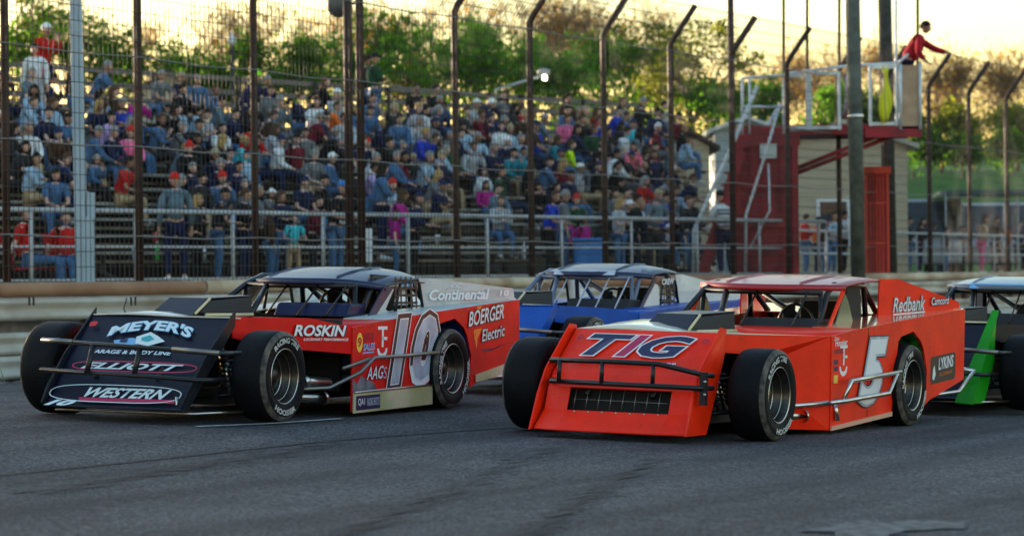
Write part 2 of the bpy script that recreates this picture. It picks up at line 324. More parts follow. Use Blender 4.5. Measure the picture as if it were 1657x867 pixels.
def wire(pts, r, q=None): (q or b).tube(pts, r, 4, False)
n = 0; t = fence_t(-1)
while t < fence_t(18):
    P = fpts(t, -.07); j = rr.uniform(-.004, .004); wire([p + U * j for p in (P[0], P[3], P[4], P[5])], .0046); t += .102
z = 1.2; k = 0
while z < KZ:
    big = k % 6 == 3
    tt = [fence_t(-1) + 1.35 * q for q in range(38)]; sag = .03 if big else .012
    wire([st(FS - .08, t_, z - sag * (q % 2)) for q, t_ in enumerate(tt)], (.009 if big else .0048), b2 if big else None); z += .19; k += 1
for f_ in (.15, .4, .65, .95): wire([st(FS - .07 - .5 * f_, fence_t(-1), KZ + .7 * f_), st(FS - .07 - .5 * f_, fence_t(18), KZ + .7 * f_)], .006)
fl(b.build('wire_mesh', wm)); fl(b2.build('cables', wm2))
# horn loudspeaker on the double post
sp = empty('loudspeaker'); sp.location = at(548, 8, 42.3); tag(sp, 'round grey metal can lamp high on the double fence post', 'lamp')
b = MB(); b.lathe([(.0, -.2), (.13, -.2), (.175, -.12), (.185, .0), (.185, .1), (.16, .16), (.0, .17)], 'y', 24); b.build('housing', mat('grey_can', (.10, .11, .11), .45, .3), sp)
b = MB(); b.lathe([(0, -.01), (.05, -.01), (.05, .02), (0, .02)], 'y', 12, (.16, -.16, -.03)); b.build('knob', M['steel'], sp)
b = MB(); b.tube([(.1, 0, 0), (.3, 0, .02)], .02); b.build('bracket', M['tube'], sp)

# ------------------------------------------------------------ grandstand
deckm = mat('weathered_plank', (.36, .33, .28), .8, col2=(.16, .14, .12), vscale=3); darkst = mat('dark_steel', (.02, .018, .018), .7)
gs = empty('grandstand'); gs.location = sv(33.4, 24, 1.12); tag(gs, 'long weathered plank bleachers full of spectators behind the catch fence', 'grandstand')
def gl(o): o.parent = gs; o.location = -Vector(gs.location); return o
NR = 11; ROW = []
for r in range(NR):
    m0 = 33.6 + r * .66; z0 = 1.25 + r * .285; v0 = 23.0; v1 = 46.5 + r * .85; ROW.append((m0, z0, v0, v1))
    b = MB(); b.prism([sv(m0, v0, z0 - .045), sv(m0, v1, z0 - .045), sv(m0, v1, z0), sv(m0, v0, z0)], Mv * .34)
    gl(b.build('foot_board', deckm))
    b = MB(); b.prism([sv(m0 + .36, v0, z0 + .375), sv(m0 + .36, v1, z0 + .375), sv(m0 + .36, v1, z0 + .42), sv(m0 + .36, v0, z0 + .42)], Mv * .27)
    gl(b.build('seat_plank', deckm))
for j in range(14):
    v = 23.3 + j * 2.4; b = MB(); rr_ = [q for q in ROW if q[3] > v]
    for (m0, z0, _, _) in rr_:
        b.box(tuple(sv(m0 + .5, v, z0 + .16)), (.05, .05, .42), -ST); b.box(tuple(sv(m0 + .3, v, (1.1 + z0) / 2 - .03)), (.05, .06, max(.05, z0 - 1.16)), -ST)
    a, c = rr_[0], rr_[-1]; b.tube([sv(a[0], v, a[1] - .12), sv(c[0] + .6, v, c[1] - .1)], .05, 6); gl(b.build('support_frame', darkst))
m0, z0 = ROW[-1][0] + .9, 4.30
b = MB(); b.prism([sv(m0, 23, z0 - .05), sv(m0, 55.5, z0 - .05), sv(m0, 55.5, z0), sv(m0, 23, z0)], Mv * 1.1); gl(b.build('walkway', deckm))
b = MB(); b.prism([sv(m0 + 1.2, 23, 1.1), sv(m0 + 1.2, 55.5, 1.1), sv(m0 + 1.2, 55.5, 4.24), sv(m0 + 1.2, 23, 4.24)], Mv * .05); gl(b.build('shade_backing', darkst))  # added dark sheet, stands in for the shade beneath the rows
bf = empty('rear_railing'); bf.location = sv(m0 + 1.1, 23, z0); tag(bf, 'dark post and board railing along the top of the bleachers', 'railing')
for v in rng(23.2, 55.3, 14):
    b = MB(); b.box((0, 0, .55), (.07, .07, 1.1), -ST); o = b.build('post', darkst, bf); o.location = sv(m0 + 1.1, v, z0) - Vector(bf.location)
for zz in (.25, .5, .78, 1.06):
    b = MB(); b.prism([sv(m0 + 1.15, 23, z0 + zz - .05), sv(m0 + 1.15, 55.5, z0 + zz - .05), sv(m0 + 1.15, 55.5, z0 + zz + .05), sv(m0 + 1.15, 23, z0 + zz + .05)], Mv * .03)
    o = b.build('rail', mat('grey_board', (.14, .12, .10), .8)); o.parent = bf; o.location = -Vector(bf.location)
# front handrail
galv = mat('galvanised_pipe', (.42, .43, .45), .6, .1, var=.2, spec=.3)
hr = empty('handrail'); hr.location = sv(32.5, 24, 1.12); tag(hr, 'galvanised pipe handrail between the bleachers and the catch fence', 'handrail')
v = 23.5
while v < 48.5:
    b = MB(); b.tube([sv(32.5, v, 1.1), sv(32.5, v, 2.24)], .032, 8); o = b.build('post', galv, hr); o.location = -Vector(hr.location); v += 2.08
for zz, r_ in ((2.27, .038), (1.72, .022), (1.22, .02)):
    b = MB(); b.tube([sv(32.5, 23, zz), sv(32.5, 48.7, zz)], r_, 8); o = b.build('rail', galv, hr); o.location = -Vector(hr.location)
b = MB(); v = 23.0
while v < 48.6: b.tube([sv(32.48, v, 1.22), sv(32.48, v, 1.72)], .0022, 3, False); v += .09
o = b.build('infill_mesh', wm, hr); o.location = -Vector(hr.location)
hr2 = empty('handrail'); hr2.location = st(26.6, 53, 1.12); tag(hr2, 'pipe handrail right of the red tower where a few people lean', 'handrail')
for i in range(16):
    b = MB(); b.tube([st(26.6, 51.5 + i * 2.2, 1.1), st(26.6, 51.5 + i * 2.2, 2.24)], .03, 8); o = b.build('post', galv, hr2); o.location = -Vector(hr2.location)
for zz in (2.27, 1.7): b = MB(); b.tube([st(26.6, 51, zz), st(26.6, 85, zz)], .036, 8); o = b.build('rail', galv, hr2); o.location = -Vector(hr2.location)

# tall light-grey square post at left
p = at(137, 455, 38.5); sq = empty('square_post'); sq.location = (p.x, p.y, 1.1); tag(sq, 'tall pale blue-grey square steel post at the left of the crowd', 'post')
gpm = mat('pale_blue_grey_paint', (.34, .44, .52), .5, var=.12, vscale=3)
b = MB(); b.box((-.03, 0, 3.0), (.15, .15, 6.0)); o = b.build('post', gpm, sq, bevel=.012); o.rotation_euler = (0, R(-.8), 0)
b = MB(); b.box((.1, 0, 1.12), (.10, .14, .36)); b.build('junction_box', gpm, sq, bevel=.01)
b = MB(); b.box((.06, -.02, .5), (.14, .17, .95)); b.build('base_sleeve', gpm, sq, bevel=.01)
# ------------------------------------------------------------ race cars (local axes: x forward, y left, z up; origin on the road under the front axle)
def car_matrix(O, phi, bank, pit):
    f = Vector((-sin(phi), -cos(phi), pit)).normalized(); l = Vector((cos(phi), -sin(phi), -bank)); l = (l - f * l.dot(f)).normalized(); u = f.cross(l)
    m_ = Matrix((f, l, u)).transposed().to_4x4(); m_.translation = O; return m_
def wheel(car, x, yo, side, r, wdt, s, turn=0.):
    """yo outer face y; side +1 left, -1 right"""
    mw = Matrix.Translation((x, yo - side * wdt / 2, r)) @ Matrix.Rotation(turn, 4, 'Z')
    rr_ = .195; g = side; h = wdt / 2
    b = MB(); b.lathe([(rr_ + .012, h * g), (rr_, h * g - .012 * g), (rr_ - .012, h * g - .05 * g), (rr_ - .03, h * g - .10 * g), (rr_ - .05, h * g - .125 * g), (rr_ - .052, h * g - .15 * g), (.115, h * g - .16 * g), (.105, h * g - .13 * g), (.07, h * g - .125 * g), (.06, h * g - .09 * g), (.03, h * g - .075 * g), (0, h * g - .075 * g)], 'y', 40)
    b.lathe([(rr_, -h * g), (rr_ - .02, -h * g + .03 * g), (rr_ - .03, 0), (rr_ - .05, h * g - .15 * g)], 'y', 40)
    rim = b.build('wheel', s.get('rim', M['rim']), car); rim.matrix_local = mw
    b = MB()
    for R_, y_, t_ in ((rr_ + .004, h - .004, .0045), (rr_ - .020, h - .060, .003), (rr_ - .045, h - .118, .004), (.112, h - .150, .004)):
        b.lathe([(R_ - t_, y_ * g), (R_, (y_ + t_) * g), (R_ + t_, y_ * g), (R_, (y_ - t_) * g), (R_ - t_, y_ * g)], 'y', 40)
    b.build('rim_beads', M['steel'], rim)
    b = MB()
    for k in range(8):
        a = 2 * pi * k / 8; b.ell((.135 * cos(a), h * g - .148 * g, .135 * sin(a)), (.022, .006, .03), 8, 4)
    b.build('hub_slots', M['dark'], rim)
    b = MB()
    for k in range(5): a = 2 * pi * k / 5; b.ell((.045 * cos(a), h * g - .118 * g, .045 * sin(a)), (.011, .016, .011), 6, 4)
    b.build('lug_nuts', M['steel'], rim)
    b = MB(); pf = [(rr_ + .008, h - .006), (rr_ + .03, h + .004), (rr_ + .075, h + .010), (r - .035, h + .004), (r - .012, h - .012), (r - .002, h - .045), (r, h - .09), (r + .001, 0), (r, -h + .09), (r - .002, -h + .045), (r - .012, -h + .012), (r - .035, -h - .004), (rr_ + .03, -h), (rr_, -h + .02)]
    b.lathe([(a, c * g) for a, c in pf], 'y', 56); ty = b.build('tyre', M['rubber'], rim)
    b = MB(); b.lathe([(r - .038, (h + .0062) * g), (r - .014, (h - .008) * g), (r - .006, (h - .024) * g)], 'y', 56); b.build('scuff_ring', M['scuff'], ty)
    if side > 0:
        for word, a0, a1 in (('HOOSIER', R(-126), R(-60)), ('RACING TIRE', R(132), R(50))):
            a0 += s.get('spin', 0); a1 += s.get('spin', 0)
            me = text_mesh(word, .035); xs = [v.co.x for v in me.vertices]; ys = [v.co.y for v in me.vertices]; X0, X1, Y0, Y1 = min(xs), max(xs), min(ys), max(ys)
            for v in me.vertices:
                u_ = (v.co.x - X0) / (X1 - X0); q = (v.co.y - Y0) / (Y1 - Y0)
                if a0 > a1: ang = a0 + (a1 - a0) * u_; rad = rr_ + .044 + .042 * q
                else: ang = a0 + (a1 - a0) * u_; rad = rr_ + .088 - .042 * q
                v.co = (-cos(ang) * rad, h + .0125, sin(ang) * rad)
            me.materials.append(mat('worn_white_lettering', (.72, .71, .69), .6, col2=(.34, .33, .32), vscale=28)); o = bpy.data.objects.new('tyre_lettering', me); COL.objects.link(o); o.parent = ty
    return rim
def lerp(a, b, t): return a + (b - a) * t
def race_car(name, s, mw, label):
    car = empty(name, mw); tag(car, label, 'race car', 'race cars lined up on the track'); P = car
    C = s['body']; zt = s['zt']; fz, rz_ = zt           # flank top height at front and rear
    XF, XR = s.get('xf', -1.14), -4.15
    def ftop(x): return fz + (rz_ - fz) * min(1, max(0, ((XF - x) / (XF - XR)) ** .85))
    # chassis and mechanicals
    b = MB(); b.box((-1.9, 0, .17), (4.0, 1.0, .12)); b.box((-.75, 0, .34), (.8, .5, .5)); b.box((-3.4, 0, .4), (1.3, 1.0, .3)); b.box((-1.3, 0, .45), (.04, 1.5, .55)); b.build('chassis', M['dark'], P)
    b = MB()
    for y in (-.26, .26):
        b.tube([(.55, y, .16), (-1.2, y * 1.6, .16), (-3.9, y * 1.6, .3)], .03, 6); b.tube([(.25, y, .55), (-1.2, y * 1.9, .68)], .022, 6); b.tube([(.1, y, .2), (.25, y, .55), (.55, y, .3)], .02, 6)
    for g in (-1, 1):
        for (a, c) in (((.16, .3, .16), (0, .70, .2)), ((-.2, .3, .18), (0, .70, .2)), ((.1, .34, .42), (0, .68, .44)), ((-.15, .34, .42), (0, .68, .44))):
            b.tube([(a[0], a[1] * g, a[2]), (c[0], c[1] * g, c[2])], .014, 6)
        b.box((0, .70 * g, .32), (.06, .05, .3))
    b.build('suspension_arms', M['tube'], P)
    for g in (-1, 1):
        b = MB(); b.tube([(-.02, .40 * g, .71), (.0, .47 * g, .48)], .024, 10); b.tube([(.0, .47 * g, .50), (.02, .56 * g, .2)], .036, 10); b.build('shock_absorber', M['steel'], P)
    b = MB()
    for k in range(7):
        z0 = .24 + .036 * k; b.lathe([(.052, 0), (.062, .009), (.052, .018)], 'z', 12, (.012, .52 * 1, z0))
    b.build('coil_spring', s.get('spring', M['tube']), P)
    # wheels
    wheel(P, 0, 1.0, 1, .33, .275, s, s.get('turn', 0)); wheel(P, 0, -1.08, -1, .345, .31, s, s.get('turn', 0))
    wheel(P, -2.75, 1.0, 1, .325, .33, dict(s, spin=s.get('spin2', .6))); wheel(P, -2.75, -1.0, -1, .345, .33, s)
    # nose
    nz = s['nose']; t_ = .58
    b = MB()
    if nz == 'grille':
        pr = [(.13, .765), (.50, .455), (.60, .355), (.655, .195), (.82, .06)]; ys = [-.60, -.36, .42, .60]
        wd = [(.58, .585), (.575, .585), (.56, .59), (.56, .60), (.575, .62)]
        def pt(i, j): l, r_ = wd[i]; y = [-l, -.37, .43, r_][j]; x = pr[i][0] - (.0 if j in (1, 2) else (.02 if i < 4 else .05)); return (x, y, pr[i][1])
        vs = [pt(i, j) for i in range(5) for j in range(4)]; fs = [(i * 4 + j, i * 4 + j + 1, (i + 1) * 4 + j + 1, (i + 1) * 4 + j) for i in range(4) for j in range(3) if not (i == 2 and j == 1)]
        b.add(vs, fs); n = b.build('nose_panel', C, P, solid=.014, bevel=.004)
        b = MB(); b.prism([(.50, -.40, .37), (.50, .46, .37), (.56, .46, .18), (.56, -.40, .18)], (-.05, 0, 0)); b.build('radiator', mat('radiator_core', (.02, .022, .024), .5, .4, bump=.8, bscale=160), n)
        b = MB()
        for k in range(9): y = -.33 + k * .095; b.tube([(.575, y, .345), (.625, y, .205)], .003, 5)
        b.tube([(.60, -.34, .27), (.60, .40, .265)], .003, 5); b.build('grille_bars', M['gunmetal'], n)
        b = MB()
        for k in range(7): b.ell((.672, -.3 + k * .11, .185), (.008, .008, .008), 6, 4)
        b.build('rivets', M['steel'], n)
        for g in (-1, 1):
            b = MB(); yy = .592 if g > 0 else -.60
            b.add([(.16, yy, .80), (.54, yy, .48), (.66, yy, .30), (.80 if g < 0 else .78, yy * (.98 if g < 0 else 1.04), .05), (.42, yy * 1.03, .05), (.24, yy * 1.02, .35), (.08, yy * 1.0, .62), (.06, yy, .79)], [tuple(range(8))]); b.build('nose_side_plate', s.get('fin', C), n, solid=.012)
    else:
        pr = [(.10, .755), (.42, .44), (.60, .24), (.73, .11), (.76, .10)]
        vs = []; 
        for (x, z) in pr:
            for y in (-.60 + (.05 if z < .2 else 0), -.2, .2, .60): vs.append((x - (.02 if z > .7 else 0), y, z))
        b.add(vs, [(i * 4 + j, i * 4 + j + 1, (i + 1) * 4 + j + 1, (i + 1) * 4 + j) for i in range(4) for j in range(3)]); n = b.build('nose_panel', s.get('nosecol', C), P, solid=.014, bevel=.004)
        for g in (-1, 1):
            b = MB(); b.add([(.04, .605 * g, .80), (.45, .605 * g, .47), (.66, .605 * g, .25), (.76, .59 * g, .12), (.66, .59 * g, .09), (.40, .605 * g, .36), (.05, .605 * g, .68)], [tuple(range(7))]); b.build('nose_side_plate', s.get('fin', M['blackp']), n, solid=.012)
        b = MB(); b.tube([(.70, -.5, .07), (.62, .62, .07), (.25, .80, .08)], .010, 6); b.tube([(.70, .52, .08), (.70, .52, .19)], .010, 6); b.build('splitter_rod', M['steel'], n)
    # hood and decks
    HC_ = s.get('hood', C); b = MB(); rows = []
    xs = [.10, -.25, -.6, XF, -1.45, -1.75]
    for x in xs:
        hw = lerp(.585, .925, min(1, max(0, (.05 - x) / 1.2))); zz = lerp(.765 if nz == 'grille' else .752, fz, min(1, (.1 - x) / 1.24)) if x > XF else ftop(x)
        for y in rng(-1, 1, 8): rows.append((x, y * hw, zz + (.01 + .085 * min(1, max(0, (.1 - x) / .8))) * max(0, 1 - ((y + .42) / .58) ** 2 if x > XF - .01 else 0)))
    b.add(rows[:36], [(i * 9 + j, i * 9 + j + 1, (i + 1) * 9 + j + 1, (i + 1) * 9 + j) for i in range(3) for j in range(8)], True); hood = b.build('hood', HC_, P, solid=.01); b = MB(); b.add(rows[27:], [(i * 9 + j, i * 9 + j + 1, (i + 1) * 9 + j + 1, (i + 1) * 9 + j) for i in (0, 1) for j in range(8)], True); b.build('cowl_top', C, P, solid=.01)
    b = MB(); rows = []
    for g in (1, -1):
        vs = []
        for x in [-1.72, -2.3, -2.9, -3.5, XR]:
            yi = s['sy'] if x > -3.0 else lerp(s['sy'], .80, (-3.0 - x) / 1.15)
            vs += [(x, .925 * g, ftop(x) + .002), (x, min(yi, .9) * g - .06 * g, ftop(x) + .008)]
        b.add(vs, [(2 * i, 2 * i + 1, 2 * i + 3, 2 * i + 2) for i in range(4)])
    b.add([(-3.1, -.62, ftop(-3.1) + .004), (-3.1, .62, ftop(-3.1) + .004), (XR, .9, rz_ + .004), (XR, -.9, rz_ + .004)], [(0, 1, 2, 3)])
    b.build('deck', s.get('deck', C), P, solid=.008)
    # fender side panels between nose and doors, door front faces
    fb = s.get('fb', .56)
    for g in (1, -1):
        b = MB(); A = [(.06, .59), (-.30, .70), (-.70, .81), (XF, .925)]; tops = [.752, .748, .742, fz]; 
        if s.get('return'): bots = [.60, .57, .05, .03]; A[2] = (-.62, .80)
        else: bots = [.60, fb, fb - .03, fb - .06]
        vs = [(x, y * g, z) for (x, y), z in zip(A, tops)] + [(x, y * g, z) for (x, y), z in zip(A, bots)]
        fs = [(0, 1, 5, 4), (1, 2, 6, 5), (2, 3, 7, 6)]
        if s.get('return'):
            vs += [(-.5, .60 * g, .60), (-.62, .55 * g, .05)]
            b.add([(.06, .59 * g, .752), (-.3, .69 * g, .748), (-.3, .69 * g, .60), (.06, .59 * g, .62)], [(0, 1, 2, 3)])
            b.add([(-.3, .69 * g, .748), (XF, .925 * g, fz), (XF, .925 * g, .03), (-.62, .62 * g, .05), (-.45, .60 * g, .50), (-.3, .69 * g, .60)], [tuple(range(6))])
        else: b.add(vs, fs)
        b.build('fender', s.get('fendercol', C), P, solid=.01)
    # flanks with wheel arch
    ax, az, ar = -2.82, .33, s.get('arch', .43)
    for g in (1, -1):
        pts = [(XF, fz), (XF, .03), (-1.8, .055), (ax + ar * .96, .10)]
        a0, a1 = R(-28), R(205)
        for k in range(19): a = a0 + (a1 - a0) * k / 18; pts.append((ax + ar * cos(a), az + ar * sin(a)))
        pts += [(-3.30, .185), (XR, s.get('rb', .335)), (XR, rz_)] + [(x, ftop(x)) for x in (-3.6, -3.1, -2.6, -2.1, -1.6)]
        bm = bmesh.new(); vv = [bm.verts.new((x, .93 * g, z)) for x, z in pts]; f_ = bm.faces.new(vv); bmesh.ops.triangulate(bm, faces=[f_])
        me = bpy.data.meshes.new('side_panel'); bm.to_mesh(me); bm.free(); me.materials.append(C); o = bpy.data.objects.new('side_panel', me); COL.objects.link(o); o.parent = P
        md = o.modifiers.new('s', 'SOLIDIFY'); md.thickness = .012; md.offset = 0
        b = MB(); vs = []
        for k in range(15):
            a = R(-30) + R(240) * k / 14
            for y in (.92, .56): vs.append((ax + (ar - .012) * cos(a), y * g, az + (ar - .012) * sin(a)))
        vs += [(ax, .56 * g, az)] ; fs = [(2 * k, 2 * k + 1, 2 * k + 3, 2 * k + 2) for k in range(14)] + [(2 * k + 1, 2 * k + 3, 30) for k in range(14)]
        b.add(vs, fs); b.build('arch_liner', s.get('liner', M['dark']), P)
    b = MB(); b.box((XR + .01, 0, .62), (.02, 1.84, .5)); b.build('tail_panel', C, P)
    # trim line on the lower flank
    if s.get('skirt'):
        b = MB(); b.prism([(XF - .0, .945, .02), (-2.47, .945, .045), (-2.47, .945, .20), (XF - .0, .945, .175)], (0, .012, 0)); k_ = b.build('side_skirt', M['alu'], P)
        b = MB(); b.tube([(XF, .962, .178), (-2.47, .962, .203)], .008, 6); b.build('skirt_edge', M['steel'], k_)
        b = MB(); b.add([(XF - .03, .9600, .04), (XF - .42, .9600, .047), (XF - .42, .9600, .155), (XF - .03, .9600, .15)], [(0, 1, 2, 3)]); b.build('decal', M['dn'], k_)
        letter('RACING SHOCKS', 'lettering', M['grayv'], k_, (XF - .2, .961, .07), (-1, 0, .02), (0, 0, 1), .20, .06)
        letter('QA1', 'lettering', M['w'], k_, (XF - .05, .961, .07), (-1, 0, .02), (0, 0, 1), .11, .06)
        b = MB(); b.prism([(-3.28, .945, .20), (XR, .945, .27), (XR, .945, .38), (-3.28, .945, .26)], (0, .01, 0)); b.build('side_skirt', M['alu'], P)
    else:
        b = MB(); b.prism([(XF, .937, .026), (-2.43, .937, .09), (-2.43, .937, .125), (XF, .937, .058)], (0, .01, 0)); b.build('sill_edge', s.get('sill', C), P)
    b = MB()
    for x, z0, z1 in ((-1.9, .07, ftop(-1.9)), (-3.28, .2, ftop(-3.28))):
        for k in range(12): b.ell((x, .9385, lerp(z0 + .03, z1 - .03, k / 11)), (.006, .003, .006), 6, 4)
    for k in range(22): x = lerp(XF - .05, XR + .05, k / 21); b.ell((x, .9385, ftop(x) - .018), (.006, .003, .006), 6, 4)
    for k in range(9): b.ell((XF - .018, .9385, lerp(.08, fz - .04, k / 8)), (.006, .003, .006), 6, 4)
    b.build('rivets', M['gunmetal'], P)
    b = MB(); b.box((-1.9, .9375, (.06 + ftop(-1.9)) / 2), (.006, .002, ftop(-1.9) - .07)); b.build('panel_seam', M['dark'], P)
    # roof
    rf = s['roof']; b = MB(); xs = [rf['xf'], rf['xf'] - .03, -2.1, -2.35, -2.6, -2.85, rf['xr']]; nyy = 12; vs = []
    for x in xs:
        u_ = (rf['xf'] - x) / (rf['xf'] - rf['xr'])
        for y in rng(-1, 1, nyy):
            sx = x - rf.get('sweep', .3) * abs(y) ** 2.6 * (1 - u_)
            uu = (rf['xf'] - sx) / (rf['xf'] - rf['xr'])
            zc = lerp(rf['zf'], rf['zr'], min(1, uu)) + rf['peak'] * sin(pi * min(1, uu * .95))
            vs.append((sx, y * .62, zc - rf['droop'] * abs(y) ** 3 * (1 if u_ > 0.01 else 1)))
    nn = nyy + 1; b.add(vs, [(i * nn + j, i * nn + j + 1, (i + 1) * nn + j + 1, (i + 1) * nn + j) for i in range(len(xs) - 1) for j in range(nyy)], True)
    if s.get('lip', True):   # turned down front edge
        fr = [Vector(v) for v in vs[:nn]]; b.add(fr + [v + Vector((.012, 0, -.045)) for v in fr], [(j, j + 1, j + 1 + nn, j + nn) for j in range(nyy)], True)
    roof = b.build('roof', s.get('roofcol', C), P, solid=.014)
    b = MB()
    for y in (-.33, .30): b.add([(x, y + q, lerp(rf['zf'], rf['zr'], (rf['xf'] - x) / (rf['xf'] - rf['xr'])) + rf['peak'] * sin(pi * min(1, .95 * (rf['xf'] - x) / (rf['xf'] - rf['xr']))) + .003 + h_ - rf['droop'] * abs(y / .62) ** 3) for x in (-2.05, -2.3, -2.55, -2.8) for q, h_ in ((-.012, 0), (0, .012), (.012, 0))], [(i * 3 + j, i * 3 + j + 1, (i + 1) * 3 + j + 1, (i + 1) * 3 + j) for i in range(3) for j in range(2)])
    b.build('roof_rib', s.get('roofcol', C), roof)
    if s.get('strip'): 
        b = MB(); b.add([(rf['xf'] + .006, -.32, rf['zf'] - .03), (rf['xf'] + .006, .34, rf['zf'] - .03), (rf['xf'] - .03, .34, rf['zf'] + .018), (rf['xf'] - .03, -.32, rf['zf'] + .018)], [(0, 1, 2, 3)]); b.build('sun_strip', s['strip'], roof, solid=.004)
    zr = rf['zr'] - rf['droop']
    # sail panels
    for g in (1, -1):
        sy = s['sy']; pts = s['sail']; b = MB(); vs = []
        for x, z in pts: y = sy if x > -3.0 else lerp(sy, .885, (-3.0 - x) / 1.15); vs.append((x, y * g, z))
        b.add(vs, [tuple(range(len(vs)))]); sa = b.build('sail_panel', s['sailcol'], P, solid=.012)
        if s.get('pillarpanel'):
            b = MB(); b.add([(x, y * g, z) for x, y, z in s['pillarpanel']], [tuple(range(len(s['pillarpanel'])))]); b.build('window_corner_panel', s.get('cornercol', s['sailcol']), P, solid=.01)
        if s.get('apillar'):
            b = MB(); b.add([(x, y * g, z) for x, y, z in s['apillar']], [tuple(range(len(s['apillar'])))]); b.build('windshield_pillar', s.get('pillarcol', C), P, solid=.012)
        if s.get('winframe'): b = MB(); b.tube([(x, (sy + .01) * g, z) for x, z in s['winframe']], .014, 6); b.build('window_frame', M['tube'], P)
    # roll cage
    b = MB(); zc = rf['zr'] - .06; tr = .024
    for g in (-1, 1):
        b.tube(([(-1.35, .52 * g, .72), (-1.98, .50 * g, rf['zf'] - .05)] if g < 0 else [(s.get('pb', -1.9), .53, .70), (s.get('pb', -1.9) - .22, .52, rf['zf'] - .07)]) + [(-2.25, .50 * g, zc - .01), (-2.9, .50 * g, zc - .02), (-3.05, .52 * g, .3)], tr)
        b.tube([(-2.9, .5 * g, zc - .03), (-3.9, .45 * g, .5)], tr); b.tube([(-1.98, .50 * g, rf['zf'] - .05), (-1.95, .53 * g, .3)], tr * .8)
        b.tube([(-1.95, .54 * g, .52), (-3.0, .54 * g, .52)], tr)
    for x, z in ((-1.98, rf['zf'] - .055), (-2.9, zc - .02), (-2.95, .78), (-1.9, .66)): b.tube([(x, -.51, z), (x, .51, z)], tr)
    b.tube([(-2.92, -.5, zc - .03), (-3.02, .5, .5)], tr); b.tube([(-2.0, -.05, rf['zf'] - .055), (-2.9, -.2, zc - .03)], tr * .8)
    b.tube([(-1.45, -.15, .74), (-1.98, -.30, rf['zf'] - .055)], tr * 1.1)
    b.build('roll_cage', s.get('cage', M['tube']), P)
    for y in s.get('bars', (-.12, .16, .42)): b = MB(); b.tube([(-1.66, y, .75), (-1.96, y + .02, rf['zf'] - .05)], .008, 6); b.build('windshield_bar', s.get('barcol', M['tube']), P)
    b = MB(); b.prism([(-1.72, -.1, .74), (-1.72, .56, .74), (-1.80, .56, .845), (-1.80, -.1, .845)], (-.30, 0, .0)); b.build('cowl', s.get('cowl', M['dark']), P, bevel=.02)
    b = MB(); b.prism([(-2.62, -.02, .25), (-2.62, .42, .25), (-2.80, .40, .98), (-2.80, .0, .98)], (-.10, 0, 0)); b.box((-2.62, .43, .86), (.24, .03, .16)); b.box((-2.62, -.03, .86), (.24, .03, .16)); b.build('seat', M['dark'], P, bevel=.02)
    b = MB(); b.lathe([(.15, -.008), (.165, 0), (.15, .008), (.14, 0), (.15, -.008)], 'x', 20, (-2.22, .2, .80)); b.tube([(-2.22, .06, .8), (-2.22, .34, .8)], .01, 5); b.tube([(-2.0, .2, .72), (-2.22, .2, .8)], .015, 6); b.build('steering_wheel', M['tube'], P)
    b = MB(); b.box((-2.1, -.52, .55), (1.9, .02, .4)); b.box((-3.05, 0, .52), (.02, 1.06, .5)); b.box((-2.3, 0, .24), (1.7, 1.1, .03)); b.build('cockpit_tub', M['dark'], P)
    if s.get('headpad'): b = MB(); b.prism([(-2.38, .50, .80), (-2.78, .50, .80), (-2.72, .50, 1.10), (-2.44, .50, 1.10)], (0, .04, 0)); b.build('headrest_panel', M['dark'], P)
    if s.get('net'):
        b = MB()
        for k in range(5): b.add([(-2.46 - k * .09, .615, .80), (-2.49 - k * .09, .615, .80), (-2.47 - k * .09, .615, 1.06), (-2.44 - k * .09, .615, 1.06)], [(0, 1, 2, 3)])
        for k in range(4): b.add([(-2.44, .613, .84 + k * .06), (-2.86, .613, .84 + k * .06), (-2.86, .613, .86 + k * .06), (-2.44, .613, .86 + k * .06)], [(0, 1, 2, 3)])
        b.build('window_net', M['tube'], P)
    # scoop on the hood
    if s.get('scoop', True):
        q = s.get('scooppos', (0, 0)); X0, Y0 = q; zz = .80
        A = [(-.16 + X0, -.24 + Y0, zz - .05), (-.16 + X0, .14 + Y0, zz - .05), (-.40 + X0, .12 + Y0, zz + .08), (-.40 + X0, -.21 + Y0, zz + .08), (-.98 + X0, -.20 + Y0, zz + .10), (-.98 + X0, .17 + Y0, zz + .10), (-.95 + X0, -.22 + Y0, zz - .05), (-.95 + X0, .19 + Y0, zz - .05)]
        b = MB(); b.add(A, [(0, 1, 2, 3), (3, 2, 5, 4), (0, 3, 4, 6), (6, 4, 5, 7)]); scp = b.build('hood_scoop', s.get('scoopcol', M['navy']), P, solid=.012, bevel=.01)
        b = MB(); b.add([(-.26 + X0, .142 + Y0, zz - .03), (-.43 + X0, .128 + Y0, zz + .06), (-.97 + X0, .172 + Y0, zz + .09), (-.93 + X0, .192 + Y0, zz - .03)], [(0, 1, 2, 3)]); b.build('air_filter_opening', M['dark'], scp)
        b = MB(); b.tube([(-.18 + X0, .155 + Y0, zz - .035), (-.41 + X0, .14 + Y0, zz + .075)], .010, 6); b.tube([(-.3 + X0, .17 + Y0, zz - .045), (-.95 + X0, .20 + Y0, zz - .045)], .012, 6); b.build('scoop_edge', mat('scoop_trim', (.62, .52, .30), .35), scp)
